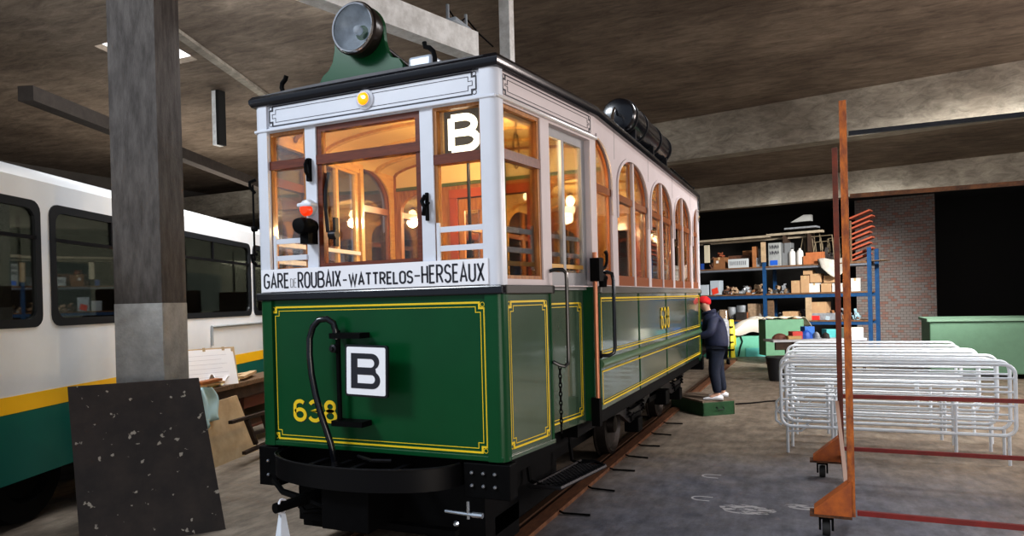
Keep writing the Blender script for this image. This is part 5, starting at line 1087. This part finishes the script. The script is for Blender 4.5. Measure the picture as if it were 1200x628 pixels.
# black bin
p = gp(911,446); fr = fac(p); s = kk(p)/F
bn2 = thing('waste_bin', 'black plastic waste bin beside the green cabinet', 'bin', (p.x,p.y,0))
mb = MB(); mb.lathe((p.x,p.y,0),(0,0,1),[(8.5*s,0),(9.5*s,.05),(12*s,.47),(11*s,.47),(8*s,.06),(0,.05)],24); mb.build('bin_body', mat('bin_black',(.012,.013,.015),.5), bn2, smooth=30)
mb = MB(); mb.lathe((p.x,p.y,.46),(0,0,1),[(12*s,0),(13*s,.01),(13*s,.035),(11.5*s,.035)],24); mb.build('bin_rim', mat('rim_dark',(.03,.03,.033),.4), bn2, smooth=30)
# work table with clutter behind the barriers
pt = gp(957,440); tb = thing('work_table', 'narrow work table with a white top edge behind the stacked barriers', 'table', (pt.x,pt.y,0)); frt = fac(pt); s = kk(pt)/F
zt_ = 1.79-(398-344)*s
mb = MB(); fbx(mb, frt, -50*s, 60*s, -.6, 0, zt_-.05, zt_); mb.build('table_top', mat('worn_white_top',(.42,.43,.45),.6), tb)
for a in (-26,56):
    for d in (-.5,-.06): mb = MB(); fbx(mb, frt, a*s, (a+2.5)*s, d, d+.05, 0, zt_-.05); mb.build('leg', DKT, tb)
mb = MB(); fbx(mb, frt, -46*s, 58*s, -.12, -.05, zt_-.22, zt_-.05); mb.build('apron', DKT, tb)
cl_ = [(-46,-26,7,mat('coil_brown',(.15,.06,.04),.7),'brown cable coil at the left end of the work table','cable'),(-24,-12,9,mat('redbox',(.5,.05,.04),.5),'red flat case on the work table left of the blue cloth','case'),(-30,-14,4,mat('oakstrip',(.4,.25,.1),.6),'thin wooden strip in front of the red flat case','strip'),(-13,4,10,BLP,'bright blue cloth bundle on the work table','cloth'),(3,11,8,GRY,'grey power tool right of the blue cloth bundle','tool'),(12,22,7,DKS,'black cable heap in the middle of the work table','cables'),(22,34,10,mat('tealbox',(.05,.3,.3),.5),'teal box behind the trolley post on the work table','box'),(38,60,12,mat('ivory',(.5,.5,.42),.6),'ivory carton at the right end of the work table','carton'),(-4,8,14,mat('bluecrate',(.02,.12,.4),.5),'blue plastic crate at the back of the work table','crate')]
p_, r_, d_ = frt
for i,(a,b,h,m_,lb,ct_) in enumerate(cl_):
    mb = MB(); dd0 = -.5 if 'back' in lb or 'behind' in lb else -.3+.04*(i%3)
    if ct_ in ('cloth','cables','cable','tool'):
        rings = []
        for q_, sc_ in ((0,1),(.4,.95),(.75,.7),(1,.2)): rings.append([Vector((p_.x,p_.y,0))+r_*((a+b)/2*s+(b-a)/2*s*sc_*math.cos(t)*random.uniform(.8,1))+d_*(dd0+.12*sc_*math.sin(t))+Vector((0,0,zt_+h*s*q_)) for t in [2*PI*k/10 for k in range(10)]])
        mb.ring_loft(rings)
    else: fbx(mb, frt, a*s, b*s, dd0-.12, dd0+.12, zt_, zt_+h*s)
    tag(mb.build({'cloth':'blue_cloth','cable':'cable_coil','cables':'cable_heap','case':'flat_case','strip':'wooden_strip','tool':'power_tool','box':'teal_box','carton':'ivory_carton','crate':'plastic_crate'}[ct_], m_, None, bevel=.006), lb, ct_)
# steel drum-like green box in the open aisle on the far right
p = Vector((4.5,13.0,0)); gx = thing('green_bin', 'pale green rectangular storage bin to the right of the barriers', 'bin', tuple(p))
mb = MB(); mb.box(3.7,5.9,12.4,13.6,.1,1.15); mb.build('bin_body', mat('pale_green_bin',(.10,.20,.13),.6,noise=.1), gx, bevel=.02)
mb = MB()
for x in (3.8,5.7):
    for y in (12.5,13.4): mb.box(x,x+.1,y,y+.1,0,.1)
mb.build('foot', BLACK, gx)
mb = MB(); mb.box(3.65,5.95,12.35,13.65,1.15,1.21); mb.build('lid', mat('lid_green',(.14,.24,.17),.6), gx)

# ------------------------------------------------------------------ galvanised crowd barriers
GAL = mat('galvanised_tube',(.72,.78,.85),.38,metal=.15,noise=.12,nscale=14)
def barrier():
    r = thing('crowd_barrier', 'x', 'barrier', (0,0,0), local=True)
    L, z0, z1, rc = 2.2, .30, 1.02, .10
    mb = MB(); loop = [(x,0,z) for x,z in arc(L-rc,z1-rc,rc,rc,0,90,5)+arc(rc,z1-rc,rc,rc,90,180,5)+arc(rc,z0+rc,rc,rc,180,270,5)+arc(L-rc,z0+rc,rc,rc,270,360,5)]
    mb.tube(loop,.019,8,close=True); mb.build('frame', GAL, r, smooth=True)
    for z in (.88,.74,.60,.45): mb = MB(); mb.tube([(.0,0,z),(L,0,z)],.013,6); mb.build('bar', GAL, r, smooth=True)
    for x in (.06,.52,L-.52,L-.06):
        mb = MB(); mb.tube([(x,0,.30),(x,-.0,.15),(x,.0,.0)] if x in (.06,L-.06) else [(x,0,.60),(x,.0,.30),(x,0,.10)],.017,6); mb.build('leg', GAL, r, smooth=True)
    mb = MB(); mb.tube([(-.005,0,.52),(-.06,0,.46),(-.06,0,.36),(.0,0,.31)],.015,6); mb.build('hook', GAL, r, smooth=True)
    mb = MB(); mb.tube([(.06,0,.24),(.2,.0,.25),(.28,.0,.32)],.013,6); mb.build('brace', GAL, r, smooth=True)
    return r
b0_ = barrier(); pos = [(1.20,4.50),(1.24,4.85),(1.17,5.22),(1.27,5.62),(1.19,6.08),(1.25,6.60),(1.18,7.2),(1.24,7.9)]
lbs = ['foremost galvanised crowd barrier of the row, nearest the camera','second barrier from the front, tucked close behind the first','third galvanised barrier from the front of the row','fourth galvanised barrier from the front of the row','fifth barrier from the front, near the middle rear','sixth barrier from the front of the row','second-to-last barrier, near the work table','rearmost galvanised barrier, nearest the work table']
for i,(x,y) in enumerate(pos):
    o = b0_ if i == 0 else copy_tree(b0_); o.location = (x,y,0); o.rotation_euler = (0,0,.03*math.sin(i*2.1)); o['label'] = lbs[i]; o['group'] = 'galvanised crowd barriers standing in a row'
# ------------------------------------------------------------------ rusty orange rack trolley
OR = mat('rusty_orange',(.50,.15,.02),.6,c2=(.20,.055,.02),nscale=7,stretch=(3,3,1.2),bump=.3); RED = mat('red_rung',(.22,.015,.012),.5,noise=.3)
DRD = mat('dark_red_steel',(.22,.045,.02),.6,c2=(.10,.03,.02),nscale=6)
tr = thing('trolley', 'tall rusty orange rack trolley on black castors at the right', 'trolley', (2.6,2.5,0))
X0, Y0, Y1, HT = 1.785, 1.66, 3.42, 3.17
for (x,y,m_) in ((X0,Y0,OR),(X0-.01,Y1,DRD),(X0+1.9,Y0,OR),(X0+1.9,Y1,DRD)):
    mb = MB(); mb.box(x-.024,x+.024,y-.02,y+.02,.17,HT); mb.build('post', m_, tr, bevel=.004)
    s_ = -1 if x < 2.5 else 1
    mb = MB(); mb.plate([(0,.17),(s_*.25,.17),(s_*.25,.20),(0,.42)], [], -.01,.01, lambda u,v,w,x=x,y=y: Vector((x+u,y-.02+w,v))); mb.plate([(0,.17),(s_*.25,.17),(s_*.25,.20),(0,.42)], [], .10,.12, lambda u,v,w,x=x,y=y: Vector((x+u,y-.02+w,v)))
    mb.hexa([(x,y-.03,.42),(x+s_*.25,y-.03,.20),(x+s_*.25,y+.10,.20),(x,y+.10,.42),(x,y-.03,.43),(x+s_*.25,y-.03,.21),(x+s_*.25,y+.10,.21),(x,y+.10,.43)]); mb.build('gusset', mat('gusset_orange',(.48,.13,.02),.55,c2=(.28,.07,.02),nscale=9), tr)
    mb = MB(); mb.box(min(x,x+s_*.28),max(x,x+s_*.28),y-.04,y+.12,.155,.172); mb.build('castor_plate', RUST, tr)
    cx_ = x+s_*.17; cs = MB().box(cx_-.05,cx_-.035,y,y+.08,.05,.155).box(cx_+.035,cx_+.05,y,y+.08,.05,.155).box(cx_-.05,cx_+.05,y,y+.08,.13,.155).build('castor', BLACK, tr)
    MB().lathe((cx_,y+.05,.058),(1,0,0),[(.02,-.028),(.056,-.026),(.058,0),(.056,.026),(.02,.028)],18).build('castor_wheel', mat('rubber',(.02,.02,.02),.7), cs, smooth=30)
for z, y, m_, h in ((2.93,Y0,STEEL,.03),(2.48,Y0,RUST,.03),(.20,Y0,RED,.035)):
    mb = MB(); mb.box(X0+.035,X0+1.86,y-.015,y+.015,z-h/2,z+h/2); mb.build('rung', m_, tr)
for z in (.80,.30): mb = MB(); mb.box(X0+.0,X0+1.86,Y1-.015,Y1+.015,z-.018,z+.018); mb.build('rung', RED, tr)
mb = MB(); mb.box(X0-.02,X0+.0,Y0+.03,Y1-.03,.20,.24); mb.box(X0+1.9,X0+1.92,Y0+.03,Y1-.03,.20,.24); mb.build('side_rail', RUST, tr)
mb = MB(); seg(mb,(X0-.04,Y1-.05,.75),(X0-.02,Y0+.05,.25),.03); mb.build('diagonal_strut', mat('pinkish_strut',(.45,.30,.24),.6), tr)
# ------------------------------------------------------------------ marks on the floor
for (x,y,r,lb) in ((.585,3.17,.075,'farther white chalk horseshoe mark on the floor'),(.61,2.37,.075,'nearer white chalk horseshoe mark on the floor')):
    mb = MB(); P = [(x+r*1.3,y+r*.8)]+arc(x,y,r,r*.8,90,270,10)+[(x+r*1.1,y-r*.8)]; mb.stroke(P,.018,lambda u,v,w: Vector((u,v,w)),.0005,.002); tag(mb.build('chalk_mark', mat('chalk_white',(.50,.50,.52),.9)), lb, 'mark', 'chalk marks on the floor')
PT = mat('paint_smear',(.42,.42,.44),.8)
n = PT.node_tree.nodes; l = PT.node_tree.links; tN = n.new('ShaderNodeTexNoise'); tN.inputs['Scale'].default_value = 9; tN.inputs['Detail'].default_value = 8; tcx = n.new('ShaderNodeTexCoord'); mpx = n.new('ShaderNodeMapping'); mpx.inputs['Scale'].default_value = (1,3,1)
l.new(tcx.outputs['Object'], mpx.inputs[0]); l.new(mpx.outputs[0], tN.inputs['Vector']); rN = n.new('ShaderNodeValToRGB'); rN.color_ramp.elements[0].position = .46; rN.color_ramp.elements[1].position = .50; l.new(tN.outputs['Fac'], rN.inputs[0]); l.new(rN.outputs[0], n['Principled BSDF'].inputs['Alpha'])
for (x,y,rx,ry,lb) in ((1.02,2.16,.22,.13,'large worn white paint smear on the floor'),(1.47,2.38,.16,.08,'smaller white paint smear near the trolley castor')):
    mb = MB(); mb.plate([(x+rx*math.cos(t)*(1+.08*math.sin(5*t)),y+ry*math.sin(t)*(1+.08*math.cos(3*t))) for t in [2*PI*k/24 for k in range(24)]], [], .0006,.0012, lambda u,v,w: Vector((u,v,w))); tag(mb.build('paint_smear', PT), lb, 'paint mark')
mb = MB(); P = [gp(862,474),gp(880,473),gp(900,471),gp(915,470)]; mb.tube([(q.x,q.y,.012) for q in P],.012,5); tag(mb.build('floor_cable', BLACK), 'black cable lying across the floor between crate and barriers', 'cable')

# ==================================================================================================== LIGHT
w = bpy.data.worlds.new('world'); SC.world = w; w.use_nodes = True; bg = w.node_tree.nodes['Background']; bg.inputs[0].default_value = (.68,.76,.9,1); bg.inputs[1].default_value = .6
def area(name, loc, tgt, sx, sy, pw, col):
    L = bpy.data.lights.new(name,'AREA'); L.shape = 'RECTANGLE'; L.size = sx; L.size_y = sy; L.energy = pw; L.color = col
    o = bpy.data.objects.new(name, L); COL.objects.link(o); o.location = loc; o.rotation_euler = (Vector(tgt)-Vector(loc)).to_track_quat('-Z','Y').to_euler(); return o
area('front_daylight', (-6.5,-7.0,8.6), (-1.2,0,1.8), 3.0, 2.0, 760, (.88,.94,1))
area('right_daylight', (9.6,8.6,4.0), (0,6.8,2.0), 3.0, 2.2, 620, (1,.88,.83))
area('side_fill', (9.8,3.0,3.5), (0,3.0,1.8), 3, 2, 130, (.95,.96,1))
def spot(name, loc, tgt, deg, pw, col, rad=.6, blend=.7):
    L = bpy.data.lights.new(name,'SPOT'); L.spot_size = math.radians(deg); L.spot_blend = blend; L.energy = pw; L.color = col; L.shadow_soft_size = rad
    o = bpy.data.objects.new(name, L); COL.objects.link(o); o.location = loc; o.rotation_euler = (Vector(tgt)-Vector(loc)).to_track_quat('-Z','Y').to_euler(); return o
spot('aisle_daylight', (6.8,8.5,5.6), (1.4,17.2,1.0), 46, 8000, (1,.97,.92))
spot('floor_daylight', (5.5,3.0,5.8), (1.3,10.5,0), 60, 2100, (1,.97,.93))
area('barrier_fill', (2.2,6.4,6.1), (1.9,6.6,0), 2.0, 1.6, 170, (.95,.97,1))  # unseen lamp added above the barriers to brighten them; no roof opening
area('left_daylight', (-4.2,3.0,5.6), (-7,4.5,1.5), 3, 2, 320, (.95,.97,1))
area('floor_bounce', (5,-4,1.0), (0,6,6.2), 5, 3, 190, (1,.90,.80))
area('far_left_fill', (-11.5,9.0,2.6), (-11.5,9.3,6.2), 4, 4, 260, (1,.93,.85))  # added lamp hidden behind the bus, lightens the ceiling from below
